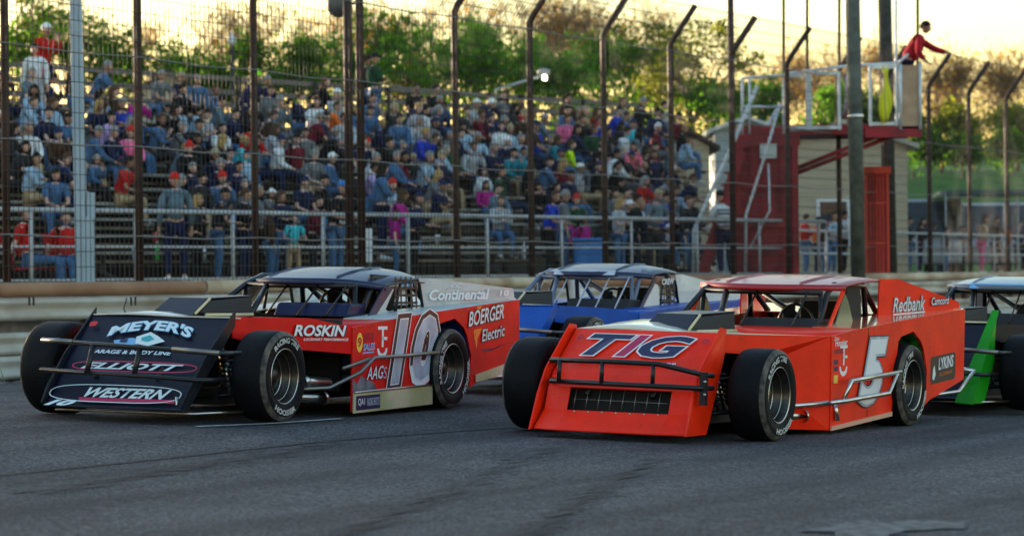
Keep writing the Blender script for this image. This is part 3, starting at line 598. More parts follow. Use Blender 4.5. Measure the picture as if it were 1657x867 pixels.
    # bumpers
    if nz == 'grille':
        b = MB(); b.tube([(.42, -.58, .53), (.66, -.50, .545), (.68, .0, .55), (.68, .36, .545), (.60, .66, .48), (.5, .70, .47)], .019); b.tube([(.42, -.58, .40), (.66, -.50, .395), (.70, .36, .39), (.64, .66, .385), (.5, .70, .385)], .019)
        for y in (-.42, -.08, .32): b.tube([(.68, y, .55), (.69, y, .393)], .016)
        fb_ = b.build('front_bumper', M['tube'], P); b = MB(); b.box((.60, .675, .38), (.04, .045, .23)); b.build('bumper_plate', M['blackp'], fb_)
        b = MB(); b.ell((.625, .695, .43), (.012, .012, .012), 6, 4); b.ell((.625, .695, .34), (.012, .012, .012), 6, 4); b.build('bolts', M['steel'], fb_)
    else:
        b = MB(); b.tube([(.32, -.74, .56), (.60, -.66, .56), (.66, .2, .53), (.62, .82, .50), (.4, .86, .5)], .017); b.tube([(.35, -.74, .35), (.66, -.66, .35), (.74, .2, .33), (.68, .70, .31), (.4, .74, .31)], .017)
        for y in (-.22, .18): b.tube([(.645, y, .54), (.73, y, .335)], .021)
        fb_ = b.build('front_bumper', M['tube'], P)
        b = MB(); b.tube([(.62, -.68, .565), (.66, -.4, .56)], .0185); b.build('bumper_end', M['gunmetal'], fb_); b = MB(); b.tube([(.655, .45, .525), (.63, .82, .505)], .0185); b.build('bumper_end', M['gunmetal'], fb_)
    # nerf bars
    for g in (1, -1):
        if s.get('nerf') == 'box': b = MB(); b.tube([(-1.05, .97 * g, .24), (-1.25, 1.02 * g, .25), (-2.12, 1.03 * g, .28), (-2.28, 1.03 * g, .42), (-2.42, 1.0 * g, .435)], .018); b.tube([(-1.22, 1.0 * g, .245), (-1.32, 1.03 * g, .40), (-1.5, 1.03 * g, .405), (-2.40, 1.02 * g, .44)], .018); b.tube([(-1.2, .94 * g, .24), (-1.22, .96 * g, .1)], .02); b.tube([(-.35, .55 * g, .22), (-.8, .8 * g, .22), (-1.1, .97 * g, .24)], .02)
        else: b = MB(); b.tube([(-.55, .62 * g, .20), (-.85, .9 * g, .22), (-1.15, 1.0 * g, .33), (-1.34, 1.02 * g, .44), (-1.8, 1.02 * g, .445), (-2.48, 1.0 * g, .46)], .015); b.tube([(-1.05, .9 * g, .36), (-1.3, 1.0 * g, .43)], .015)
        b.build('nerf_bar', (M['steel'] if s.get('nerf') == 'box' else M['gunmetal']) if g > 0 else M['tube'], P)
        b = MB(); b.tube([(-3.45, .9 * g, .22), (-3.9, .98 * g, .24), (-4.35, .96 * g, .40), (-4.45, .80 * g, .42)], .016); b.tube([(-4.35, .96 * g, .40), (-4.3, .8 * g, .42)], .015); b.build('quarter_bar', M['steel'], P)
    b = MB(); b.tube([(-4.1, -.7, .4), (-4.45, -.6, .42), (-4.45, .6, .42), (-4.1, .7, .4)], .02); b.tube([(-4.1, -.6, .3), (-4.43, -.5, .30), (-4.43, .5, .30), (-4.1, .6, .3)], .02); b.build('rear_bumper', M['tube'], P)
    b = MB(); b.tube([(-.45, .42, .22), (-.6, .62, .16), (-.85, .74, .14), (-.97, .80, .14)], .038, 12); b.lathe([(.038, 0), (.055, .04), (.05, .06)], 'x', 12, (-.97, .8, .14)); b.build('exhaust_pipe', M['steel'], P)
    b = MB(); b.tube([(-.42, .60, .30), (-.50, .70, .28)], .03, 10); b.tube([(-.50, .70, .28), (-.98, .82, .25)], .042, 12); b.lathe([(.042, 0), (.052, .02), (.052, .05), (.042, .07)], 'x', 12, (-.75, .76, .265)); b.build('exhaust_header', M['steel'], P) if not s.get('return') else None
    return car, n, hood, roof
def flankdecal(car, pts, m_, name='decal', y=.9375, parent=None):
    b = MB(); b.add([(x, y, z) for x, z in pts], [tuple(range(len(pts)))]); return b.build(name, m_, parent or car)
def tf_logo(car, x, z, s, m_):
    b = MB(); y = .938
    def q(a, c, w_, h): b.add([(x - a * s, y, z + c * s), (x - (a + w_) * s, y, z + c * s), (x - (a + w_) * s, y, z + (c + h) * s), (x - a * s, y, z + (c + h) * s)], [(0, 1, 2, 3)])
    q(.12, .92, .62, .10); q(.38, .38, .12, .54); q(.38, .60, .36, .09)
    vs = []
    for k in range(13): a = pi + pi * k / 12; vs += [(x - (.42 + .34 * cos(a)) * s, y, z + (.34 + .30 * sin(a)) * s), (x - (.42 + .22 * cos(a)) * s, y, z + (.34 + .16 * sin(a)) * s)]
    b.add(vs, [(2 * k, 2 * k + 1, 2 * k + 3, 2 * k + 2) for k in range(12)]); b.build('emblem', m_, car)

XN = (0, 1, 0)   # text direction on the nose (towards the car's left = image right)
# orange car number 5
so_ = dict(pb=-1.84, body=M['orange'], zt=(.735, .925), nose='grille', sy=.60, hood=mat('cream_hood', (.70, .60, .46), .3, 0, .6, bump=.05, bscale=3), deck=mat('glossy_orange_deck', (.80, .14, .05), .22, 0, 1.0, bump=.05, bscale=3), roofcol=M['maroon'], roof=dict(xf=-1.93, xr=-2.98, zf=1.105, zr=1.185, peak=.02, droop=.03, sweep=.28), sailcol=M['orange'],
    sail=[(-2.98, 1.165), (-3.24, 1.168), (-4.12, .985), (-4.14, .925), (-3.0, .832), (-2.96, .86)], pillarpanel=[(-2.0, .61, .765), (-2.42, .61, .80), (-2.30, .61, .98), (-2.22, .61, 1.05)], cornercol=mat('green_tinted_polycarbonate', (.14, .17, .10), .25),
    apillar=[(-1.84, .60, .75), (-1.90, .60, .752), (-2.24, .60, 1.08), (-2.18, .60, 1.09)], camo=1, liner=M['camo'], nerf='box', **{'return': True}, headpad=1, cowl=M['dark'], scoopcol=M['navy'], scooppos=(-.18, -.04), spin=.35, spin2=.9, bars=(-.05, .38), sill=mat('pale_sill', (.65, .35, .25), .4))
oc, on, oh, orf = race_car('race_car', so_, car_matrix((1.008, 20.743, .037), R(28.08), .029, .0109), 'orange dirt-track race car with a white number 5 on its side, front right')
sd = Vector((.37, 0, -.31)).normalized(); up = -sd
def nosept(y, u): return Vector((.13 + .012, y, .765 + .002)) + sd * u
for wd_, y_, w_, mm in (('T', -.41, .36, M['dn']), ('I', -.135, .20, M['mag']), ('G', .03, .40, M['dn'])): outlined(wd_, on, nosept(y_, .30), XN, up, w_, .235, mm, [(M['w'], .030)], bold=.035, shear=.36, off=.006)
letter('PRO SANDBLASTING SHOP', 'lettering', M['mag'], on, nosept(-.42, .385), XN, up, .80, .042, .03, .1, .008); letter('PRO SANDBLASTING SHOP', 'lettering', M['w'], on, nosept(-.42, .388), XN, up, .80, .030, .005, .1, .012)
for y in (-.48, .52): 
    b = MB(); c = nosept(y, .11); vs = []
    for k in range(17): a = 2 * pi * k / 16; vs += [c + Vector((0, cos(a), 0)) * .022 + up * .022 * sin(a) + Vector((.008, 0, .008)), c + Vector((0, cos(a), 0)) * .014 + up * .014 * sin(a) + Vector((.008, 0, .008))]
    b.add(vs, [(2 * k, 2 * k + 1, 2 * k + 3, 2 * k + 2) for k in range(16)]); b.build('fastener', M['dn'], on)
XS, ZS = (-1, 0, .03), (0, 0, 1); SL = (.15, 0, 0)
outlined('5', oc, (-1.70, .94, .20), (-1, 0, .0), ZS, .58, .50, M['w'], [(M['blk'], .045), (M['grayv'], .030)], bold=.045, shear=.30)
tf_logo(oc, -1.28, .42, .24, M['w']); letter('Hoosier', 'lettering', M['w'], oc, (-1.19, .94, .655), XS, ZS, .25, .05, .02, .2); letter('Dyno', 'lettering', M['w'], oc, (-1.17, .94, .69), XS, ZS, .10, .04, .01, .2)
letter('SUPERTEC', 'lettering', M['dn'], oc, (-1.19, .94, .60), XS, ZS, .18, .035, .02); 
for z_, mm in ((.52, M['dn']), (.47, M['dn'])): flankdecal(oc, [(-1.19, z_), (-1.27, z_), (-1.27, z_ + .035), (-1.19, z_ + .035)], mm)
flankdecal(oc, [(-1.19, .38), (-1.27, .38), (-1.27, .44), (-1.19, .44)], M['yel'])
def rrect(x0, z0, x1, z1, r, sk=0.):
    P = []
    for cx, cz, a0 in ((x0 - r, z0 + r, pi), (x1 + r, z0 + r, 1.5 * pi), (x1 + r, z1 - r, 0), (x0 - r, z1 - r, .5 * pi)):
        for k in range(5): a = a0 + .5 * pi * k / 4; P.append((cx - r * cos(a) * (1), cz + r * sin(a) + sk * (x0 - cx)))
    return P
ly = flankdecal(oc, rrect(-3.32, .31, -3.93, .535, .04, .06), mat('charcoal_vinyl', (.035, .03, .03), .35))
letter('LYKINS', 'lettering', M['w'], ly, (-3.50, .9385, .425), (-1, 0, .07), ZS, .36, .10, .03, .1); letter('OIL COMPANY', 'lettering', M['orv'], ly, (-3.52, .9385, .375), (-1, 0, .07), ZS, .32, .025, .0)
flankdecal(oc, [(-3.36, .36), (-3.40, .345), (-3.44, .39), (-3.41, .47), (-3.38, .44)], M['w'], 'emblem', .9395, ly)
sx = Vector((-1.15, .285, .06)).normalized()
outlined('Redbank', oc, (-3.16, .652, .895), sx, ZS, .46, .115, M['w'], [(M['blk'], .05), (M['w'], .03), (M['blk'], .012)], bold=.0, shear=.25, off=.010); letter('_______', 'lettering', M['w'], oc, (-3.16, .655, .872), sx, ZS, .46, .012, .01, 0, .012)
outlined('Camcord', oc, (-3.70, .79, .955), sx, ZS, .26, .065, M['w'], [(M['dn'], .06)], bold=.01, shear=.2, off=.010)
# red car number 10
sl_ = dict(pb=-1.99, body=M['red'], zt=(.672, .88), nose='plain', nosecol=M['navy'], sy=.60, hood=mat('hood_grey_white_paint', (.62, .56, .50), .3, 0, .6), deck=M['silver'], roofcol=M['roofblue'], roof=dict(xf=-1.92, xr=-2.98, zf=1.035, zr=1.125, peak=.045, droop=.115, sweep=.36), sailcol=M['silver'],
    sail=[(-2.88, 1.05), (-3.05, 1.052), (-4.12, .975), (-4.14, .885), (-3.0, .80), (-2.95, .79), (-2.93, .93)], pillarpanel=[(-2.0, .61, .70), (-2.44, .61, .735), (-2.30, .61, .80), (-2.44, .61, .96), (-2.36, .61, .985)], apillar=[(-1.93, .62, .69), (-2.05, .62, .70), (-2.42, .62, .975), (-2.26, .62, .985)], pillarcol=M['roofblue'],
    winframe=[(-2.46, .745), (-2.52, .95), (-2.56, 1.01), (-2.84, 1.045), (-2.89, 1.0), (-2.96, .80)], liner=M['liner'], skirt=True, cowl=M['navy2'], fb=.53, spin=.0, spin2=1.3, rb=.36, net=True, barcol=M['tube'], scooppos=(-.12, -.10), arch=.405)
lc, ln, lh, lrf = race_car('race_car', sl_, car_matrix((-2.561, 20.964, .192), R(25.0), .0226, .0108), 'red and navy race car numbered 10 with silver sail panel, front left')
b = MB(); b.box((-2.68, .6, 1.0), (.2, .01, .06)); b.build('mirror', M['bluev'], lc)
sd = Vector((.32, 0, -.315)).normalized(); up = -sd
def np2(y, u): return Vector((.10 + .012, y, .755)) + sd * u
outlined("MEYER'S", ln, np2(-.34, .235), XN, up, .70, .10, M['pale'], [(M['bluev'], .03)], bold=.03, shear=.0, off=.006, arc=.075)
b = MB()
def nsh(pts, m_, nm, off=.008): 
    b = MB(); b.add([np2(y, u) + Vector((off, 0, off)) for y, u in pts], [tuple(range(len(pts)))]); b.build(nm, m_, ln)
nsh([(-.26, .28), (-.12, .25), (.0, .26), (.0, .31), (-.14, .32), (-.24, .31)], M['bluev'], 'emblem'); nsh([(-.08, .24), (.02, .19), (.10, .23), (.18, .28), (.06, .33), (-.06, .31)], M['pale'], 'emblem', .011); nsh([(-.03, .25), (.03, .225), (.08, .26), (.04, .29), (-.02, .28)], mat('teal_vinyl', (.02, .35, .4), .4), 'emblem', .013); nsh([(-.2, .27), (-.14, .265), (-.14, .3), (-.2, .3)], M['dn'], 'emblem', .012)
letter('GARAGE & BODY LINE', 'lettering', M['pale'], ln, np2(-.42, .41), XN, up, .70, .038, .03, .1, .008)
nsh([(-.53, .235), (-.49, .215), (-.46, .235), (-.47, .27), (-.52, .275)][0:5] and [(-.55, .10), (-.51, .085), (-.48, .10), (-.49, .135), (-.54, .14)], M['redv'], 'decal')
def ovalring(y0, y1, u0, u1, m_, wd, off):
    b = MB(); vs = []
    for k in range(41):
        a = 2 * pi * k / 40; ca, sa = math.copysign(abs(cos(a)) ** .6, cos(a)), math.copysign(abs(sin(a)) ** .8, sin(a)); cy, cu = (y0 + y1) / 2, (u0 + u1) / 2
        for q in (1, 0): vs.append(np2(cy + ((y1 - y0) / 2 - wd * (1 - q)) * ca, cu + ((u1 - u0) / 2 - wd * (1 - q)) * sa) + Vector((off, 0, off)))
    b.add(vs, [(2 * k, 2 * k + 1, 2 * k + 3, 2 * k + 2) for k in range(40)]); b.build('decal', m_, ln)
sd = Vector((.18, 0, -.20)).normalized(); up = -sd
def np2(y, u): return Vector((.42 + .012, y, .44)) + sd * u
letter('ELLIOTT', 'lettering', M['pale'], ln, np2(-.42, .11), XN, up, .86, .062, .03, .45, .008); ovalring(-.50, .56, .03, .135, M['mag'], .012, .007)
sd = Vector((.16, 0, -.15)).normalized(); up = -sd
def np2(y, u): return Vector((.60 + .012, y, .24)) + sd * u
letter('WESTERN', 'lettering', M['pale'], ln, np2(-.26, .115), XN, up, .70, .10, .03, .45, .008); ovalring(-.57, .54, -.015, .165, M['pale'], .008, .007)
nsh([(-.3, .12), (.5, .115), (.52, .15), (-.28, .155)], M['mag'], 'decal', .006); letter('10', 'lettering', M['pale'], ln, np2(-.56, .21), XN, up, .26, .06, .05, .5, .008)
outlined('10', lc, (-1.76, .9395, .215), (-1, 0, .045), ZS, .80, .51, M['grayv'], [(M['w'], .085), (M['blk'], .068), (M['w'], .014)], bold=.035, shear=.27, space=1.20)
ROSN = Vector((-1.2, .335, -.04)).normalized()
letter('ROSKIN', 'lettering', M['w'], lc, (-.52, .765, .61), (-.84, .235, -.01), ZS, .56, .085, .03, .25, .012); letter('ROSKIN', 'lettering_outline', M['dn'], lc, (-.515, .765, .605), (-.84, .235, -.01), ZS, .58, .092, .06, .25, .009); letter('LOCKHART PERFORMANCE', 'lettering', M['w'], lc, (-.62, .792, .575), (-.84, .235, -.01), ZS, .48, .02, .02, .2, .012)
tf_logo(lc, -1.52, .42, .25, M['w'])
b = MB(); cx_, cz_ = -1.25, .555; vs = [(cx_ + .05 * cos(2 * pi * k / 20), .9385, cz_ + .075 * sin(2 * pi * k / 20)) for k in range(20)]; b.add(vs, [tuple(range(20))]); b.build('decal', M['yel'], lc)
letter('9', 'lettering', M['redv'], lc, (-1.215, .94, .52), XS, ZS, .06, .075, .03, 0, .003)
letter('SAT &', 'lettering', M['dn'], lc, (-1.31, .94, .565), XS, ZS, .17, .06, .0, .1); letter('SALES', 'lettering', M['bluev'], lc, (-1.30, .94, .49), XS, ZS, .19, .055, .03, .1); flankdecal(lc, [(-1.30, .468), (-1.49, .475), (-1.49, .485), (-1.30, .478)], M['bluev'])
outlined('AAG', lc, (-1.36, .94, .265), XS, ZS, .28, .10, M['w'], [(M['dn'], .04)], bold=.01, shear=.3); letter('S', 'lettering', M['grayv'], lc, (-1.64, .94, .27), XS, ZS, .06, .09, .0, .1)
flankdecal(lc, [(-1.15, .18), (-1.55, .19), (-1.50, .24), (-1.28, .30), (-1.22, .24), (-1.15, .28)], mat('dark_grey_vinyl', (.05, .055, .08), .5, col2=(.2, .2, .24), vscale=8), 'decal', .9372)
outlined('BOERGER', lc, (-3.14, .94, .655), (-1, 0, .10), ZS, .68, .125, M['w'], [(M['blk'], .05)], bold=.015, shear=.2); outlined('Electric', lc, (-3.40, .94, .53), (-1, 0, .10), ZS, .44, .10, M['w'], [(M['blk'], .05)], bold=.01, shear=.1)
flankdecal(lc, [(-3.25, .63), (-3.42, .645), (-3.33, .56), (-3.31, .47), (-3.27, .55)], M['orv']); flankdecal(lc, [(-3.40, .47), (-3.75, .475), (-3.85, .51), (-3.6, .45), (-3.45, .44)], mat('maroon_vinyl', (.2, .01, .05), .4)); flankdecal(lc, [(-3.30, .79), (-3.42, .80), (-3.38, .83), (-3.32, .825)], M['orv'])
sx = Vector((-1.15, .285, .02)).normalized()
letter('Continental', 'lettering', M['pale'], lc, (-3.02, .628, .868), sx, ZS, .78, .09, .03, .2, .012); letter('CC', 'lettering', M['pale'], lc, (-3.28, .70, .975), sx, ZS, .14, .035, .0, .3, .010); letter('10', 'lettering', M['w'], lc, (-3.9, .858, .91), sx, ZS, .12, .05, .02, .1, .010)
flankdecal(lc, [(-3.0, .50), (-3.02, .50)] and [(-2.97, .72), (-2.99, .72), (-3.0, .73)], M['redv'])
# cars of the second row
def car_on(p, **k):
    O = Vector((p[0], p[1], gz(*p) + k.get('dz', 0))); ph = k.get('phi', PHI); l = Vector((cos(ph), -sin(ph), 0)); r_ = Vector((sin(ph), cos(ph), 0))
    a = O + l; c = O - l; d = O + r_ * 2.75
    return car_matrix(O, ph, (gz(c.x, c.y) - gz(a.x, a.y)) / 2, (O.z - gz(d.x, d.y)) / 2.75)
s3 = dict(body=M['blue'], zt=(.70, .89), nose='plain', nosecol=M['blue'], fin=M['blue'], sy=.60, hood=M['blue'], deck=M['blue'], roofcol=M['roofblue'], roof=dict(xf=-1.92, xr=-2.98, zf=1.11, zr=1.20, peak=.05, droop=.08, sweep=.3), sailcol=M['white'],
    sail=[(-2.86, 1.12), (-3.05, 1.12), (-4.12, .985), (-4.14, .895), (-3.0, .82), (-2.95, .81), (-2.93, .95)], pillarpanel=[(-1.98, .61, .72), (-2.44, .61, .755), (-2.50, .61, .85), (-2.40, .61, 1.0), (-2.33, .61, 1.01)], apillar=[(-1.86, .62, .72), (-1.93, .62, .72), (-2.36, .62, 1.07), (-2.29, .62, 1.08)], pillarcol=M['roofblue'],
    winframe=[(-2.46, .80), (-2.50, .95), (-2.56, 1.03), (-2.84, 1.06), (-2.89, 1.0), (-2.96, .82)], net=True, cowl=M['dark'], strip=M['grayv'], bars=(-.2, .05, .25, .46), barcol=M['grayv'], cage=mat('grey_cage', (.12, .15, .22), .4, .3), helmet=M['w'], scooppos=(-.05, -.1))
bc, bn, bh, brf = race_car('race_car', s3, car_on((-.14, 26.5), phi=R(25), dz=.06), 'blue race car with dark blue roof half hidden behind the orange one')
letter('CREW', 'lettering', M['w'], bc, (-2.47, .622, 1.0), (-1, 0, .06), ZS, .32, .06, .03)
b = MB(); b.add([(-.30, -.18, .83), (-.33, -.10, .86), (-.36, -.05, .88)], [(0, 1, 2)]); b.build('decal', M['redv'], bc)
s4 = dict(body=M['blackp'], zt=(.70, .90), nose='plain', nosecol=M['navy'], fin=M['green'], sy=.60, hood=M['blackp'], roofcol=mat('silver_blue_roof', (.10, .13, .18), .32, 0, .3), roof=dict(xf=-1.92, xr=-2.98, zf=1.11, zr=1.19, peak=.05, droop=.05, sweep=.25), sailcol=M['navy2'],
    sail=so_['sail'], pillarpanel=so_['pillarpanel'], apillar=so_['apillar'], cowl=M['dark'], strip=M['bluev'], scoopcol=M['blackp'])
gc, gn, gh, grf = race_car('race_car', s4, car_on((3.72, 25.35), phi=R(28), dz=.04), 'black and navy race car with bright green nose fin at the right edge')
b = MB(); b.add([(.14, .62, .84), (.46, .63, .40), (.80, .64, .06), (.50, .65, .06), (.22, .64, .42)], [tuple(range(5))]); b.build('nose_wing', M['green'], gn, solid=.014)
b = MB(); b.add([(.14, .60, .86), (.14, .66, .86), (.80, .50, .06), (.80, .66, .05)], [(0, 1, 3, 2)]); b.build('nose_wing', M['green'], gn, solid=.012)
# ------------------------------------------------------------ people
def skin_mesh(name, joints, edges, sub=1, extra=None):
    """joints: {k: (pos, radius)}; one continuous skinned surface"""
    me = bpy.data.meshes.new('tmp'); ks = list(joints); ix = {k: i for i, k in enumerate(ks)}
    me.from_pydata([joints[k][0] for k in ks], [(ix[a], ix[b]) for a, b in edges], [])
    o = bpy.data.objects.new('tmp', me); COL.objects.link(o); md = o.modifiers.new('k', 'SKIN'); md.use_smooth_shade = True
    for i, k in enumerate(ks):
        r = joints[k][1]; me.skin_vertices[0].data[i].radius = (r, r) if not isinstance(r, tuple) else r
    me.skin_vertices[0].data[0].use_root = True
    if sub: o.modifiers.new('s', 'SUBSURF').levels = sub
    dg = bpy.context.evaluated_depsgraph_get(); out = bpy.data.meshes.new_from_object(o.evaluated_get(dg)); out.name = name
    COL.objects.unlink(o); bpy.data.objects.remove(o); bpy.data.meshes.remove(me)
    if extra:
        bm = bmesh.new(); bm.from_mesh(out); me2 = bpy.data.meshes.new('x'); me2.from_pydata(extra.v, [], extra.f); bm.from_mesh(me2); bmesh.ops.recalc_face_normals(bm, faces=bm.faces)
        for f in bm.faces: f.smooth = True
        bm.to_mesh(out); bm.free(); bpy.data.meshes.remove(me2)
    out.materials.append(M['skin']); return out
BODY_E = [('pel', 'wai'), ('wai', 'che'), ('che', 'neb'), ('neb', 'nec')]
for g in 'lr': BODY_E += [('neb', 'sh' + g), ('sh' + g, 'el' + g), ('el' + g, 'wr' + g), ('wr' + g, 'pa' + g), ('pel', 'hi' + g), ('hi' + g, 'kn' + g), ('kn' + g, 'an' + g), ('an' + g, 'to' + g)]
def pose(name, P, headyaw=0., nod=0.):
    """P: joints at life size, facing +x; returns dict of meshes"""
    P = {k: Vector(v) for k, v in P.items()}
    R0 = dict(pel=.115, wai=.105, che=.125, neb=.07, nec=.048)
    for g in 'lr': R0.update({'sh' + g: .052, 'el' + g: .036, 'wr' + g: .026, 'pa' + g: .030, 'hi' + g: .08, 'kn' + g: .052, 'an' + g: .036, 'to' + g: .03})
    J = {k: (P[k], R0[k]) for k in R0}
    hc = P['nec'] + Vector((.035, 0, .13)); q = Matrix.Rotation(headyaw, 3, 'Z') @ Matrix.Rotation(nod, 3, 'Y')
    x = MB(); n0 = 0
    def hv(v): return hc + q @ Vector(v)
    e = MB(); e.ell((0, 0, 0), (.088, .070, .110), 14, 10)
    for i, v in enumerate(e.v):      # shape a face: flat brow, chin, cheek taper
        vx, vy, vz = v
        if vz < -.02: vy *= 1 - .35 * min(1, (-.02 - vz) / .09); vx = vx * (1 - .12 * min(1, (-.02 - vz) / .09)) + .008
        e.v[i] = (vx, vy, vz)
    x.add([hv(v) for v in e.v], e.f, True)
    x.add([hv(v) for v in ((.082, -.014, -.022), (.082, .014, -.022), (.112, 0, -.022), (.088, 0, .024))], [(0, 1, 2), (0, 2, 3), (2, 1, 3), (1, 0, 3)])       # nose
    for g in (-1, 1): e = MB(); e.ell((0, g * .076, -.005), (.02, .010, .03), 6, 4); x.add([hv(v) for v in e.v], e.f, True)      # ears
    x.add([hv(v) for v in ((.083, -.024, -.055), (.083, .024, -.055), (.093, 0, -.050), (.090, 0, -.066))], [(0, 2, 3), (2, 1, 3), (0, 1, 2), (0, 3, 1)])     # mouth
    for g in 'lr':     # fingers
        w_, p_ = P['wr' + g], P['pa' + g]; d = (p_ - w_).normalized(); sd_ = d.cross(Vector((0, 0, 1))); sd_ = sd_.normalized() if sd_.length > .1 else Vector((0, 1, 0)); dn = sd_.cross(d).normalized()
        for k, ln in enumerate((.062, .072, .068, .052)):
            a = p_ + sd_ * ((k - 1.5) * .017) + d * .01; m1 = a + d * ln * .55; x.tube([a, m1, m1 + (d * .6 - dn * .6) * ln * .5], .0085, 5, True, r2=.006)
        a = p_ + sd_ * -.026 - d * .02; x.tube([a, a - sd_ * .02 + d * .03, a - sd_ * .016 + d * .055], .010, 5, True, r2=.007)
    body = skin_mesh(name + '_body', J, BODY_E, 1, x)
    T = dict(pel=.150, wai=.148, che=.168, neb=.09); 
    T2 = {k: (P[k], T[k]) for k in T}; E2 = [('pel', 'wai'), ('wai', 'che'), ('che', 'neb')]
    for g in 'lr':
        T2['sh' + g] = (P['sh' + g], .080); T2['el' + g] = (P['el' + g], .064); T2['cu' + g] = (P['el' + g].lerp(P['wr' + g], .92), .042)
        E2 += [('neb', 'sh' + g), ('sh' + g, 'el' + g), ('el' + g, 'cu' + g)]
    T2['pel'] = (P['pel'] + Vector((0, 0, .04)), .138)
    jac = skin_mesh(name + '_jacket', T2, E2, 1)
    T3 = {k: v for k, v in T2.items()}; E3 = [('pel', 'wai'), ('wai', 'che'), ('che', 'neb')]
    for g in 'lr': T3.pop('cu' + g); T3['el' + g] = (P['sh' + g].lerp(P['el' + g], .75), .056); E3 += [('neb', 'sh' + g), ('sh' + g, 'el' + g)]
    tee = skin_mesh(name + '_tee', T3, E3, 1)
    L = {'pel': (P['pel'], .132)}; EL = []
    for g in 'lr':
        L['hi' + g] = (P['hi' + g], .098); L['kn' + g] = (P['kn' + g], .070); L['cu' + g] = (P['kn' + g].lerp(P['an' + g], .93), .055); EL += [('pel', 'hi' + g), ('hi' + g, 'kn' + g), ('kn' + g, 'cu' + g)]
    tro = skin_mesh(name + '_trousers', L, EL, 1)
    SHM = []
    for g in 'lr': b = MB(); a, t_ = P['an' + g], P['to' + g]; b.tube([a + Vector((-.04, 0, -.02)) * 1, (a + t_) / 2 + Vector((0, 0, -.01)), t_ + (t_ - a) * .25], .05, 8, True, r2=.036); sh = bpy.data.meshes.new(name + '_shoe'); sh.from_pydata(b.v, [], b.f); sh.materials.append(M['dark']); SHM.append(sh)
    H = {}
    def hair(kind):
        b = MB()
        def cap(rx, ry, rz_, zmin, cx=0., cz=.012, back=None):
            n, m_ = 14, 8; vs = []; fs = []
            for i in range(m_ + 1):
                for k in range(n):
                    a = 2 * pi * k / n; front = .5 + .5 * cos(a); lim = lerp(back if back is not None else zmin, zmin, front); t0 = math.acos(max(-1, min(1, lim))); t_ = t0 * i / m_
                    vs.append(hv((cx + rx * sin(t_) * cos(a), ry * sin(t_) * sin(a), cz + rz_ * cos(t_))))
            for i in range(m_):
                for k in range(n): fs.append((i * n + k, i * n + (k + 1) % n, (i + 1) * n + (k + 1) % n, (i + 1) * n + k))
            b.add(vs, fs, True)
        if kind == 'short': cap(.103, .084, .118, .42, -.006, .010, -.45)
        if kind == 'long':
            cap(.107, .092, .122, .38, -.008, .010, -.75)
            for i in range(7):
                a = (i - 3) * .42; s_ = hv((-.085 * cos(a), .088 * sin(a), .0)); e_ = hv((-.10 * cos(a) - .01, .098 * sin(a), -.26)); b.tube([s_, (s_ + e_) / 2 + q @ Vector((-.015, 0, 0)), e_], .034, 6, True, r2=.018)
        if kind == 'cap':
            cap(.105, .086, .122, .22, -.002, .012, .0); b.add([hv(v) for v in ((.085, -.06, .045), (.085, .06, .045), (.15, .045, .032), (.165, 0, .03), (.15, -.045, .032), (.095, -.06, .055), (.095, .06, .055))], [(0, 1, 2, 3, 4), (5, 6, 2, 3, 4)])
        if kind == 'beanie': cap(.108, .09, .135, .18, -.004, .012, -.2); b.ell(tuple(hv((-.0, 0, .15))), (.025, .025, .02), 8, 5)
        if kind == 'ponytail':
            cap(.105, .087, .120, .40, -.006, .010, -.5); b.tube([hv((-.09, 0, .04)), hv((-.15, 0, .0)), hv((-.15, 0, -.14))], .035, 7, True, r2=.015)
        me = bpy.data.meshes.new(name + '_' + kind); me.from_pydata(b.v, [], b.f); me.polygons.foreach_set('use_smooth', [True] * len(me.polygons)); me.materials.append(M['dark']); return me
    return dict(body=body, jacket=jac, tee=tee, trousers=tro, shoes=SHM, hair=hair, H=H)
def sit(lean=0., knees=.44, arms=0, yaw=0.):
    dx = lean; P = dict(pel=(-.02, 0, .53), wai=(dx * .35 - .03, 0, .70), che=(dx * .75, 0, .90), neb=(dx, 0, 1.03), nec=(dx + .03, 0, 1.10))
    for g, s in (('l', 1), ('r', -1)):
        P['hi' + g] = (.05, .10 * s, .51); P['kn' + g] = (knees, .14 * s, .53); P['an' + g] = (knees + .03, .14 * s, .10); P['to' + g] = (knees + .15, .16 * s, .05); P['sh' + g] = (dx, .19 * s, 1.0)
        if arms == 0: P['el' + g] = (dx + .06, .24 * s, .74); P['wr' + g] = (dx + .27, .13 * s, .64); P['pa' + g] = (dx + .34, .10 * s, .62)
        elif arms == 1: P['el' + g] = (dx + .18, .20 * s, .72); P['wr' + g] = (dx + .36, .06 * s, .66); P['pa' + g] = (dx + .42, .03 * s, .63)
        elif arms == 2: P['el' + g] = (dx + .12, .20 * s, .76); P['wr' + g] = (dx + .20, -.06 * s, .84); P['pa' + g] = (dx + .19, -.13 * s, .86)
        elif arms == 3:
            if s > 0: P['el' + g] = (dx + .17, .20, .78); P['wr' + g] = (dx + .22, .10, 1.02); P['pa' + g] = (dx + .19, .07, 1.08)
            else: P['el' + g] = (dx + .05, -.24, .74); P['wr' + g] = (dx + .27, -.12, .64); P['pa' + g] = (dx + .34, -.09, .62)
        else:
            P['el' + g] = (dx - .10, .26 * s, .74); P['wr' + g] = (dx - .22, .24 * s, .52); P['pa' + g] = (dx - .24, .25 * s, .46)
    return P
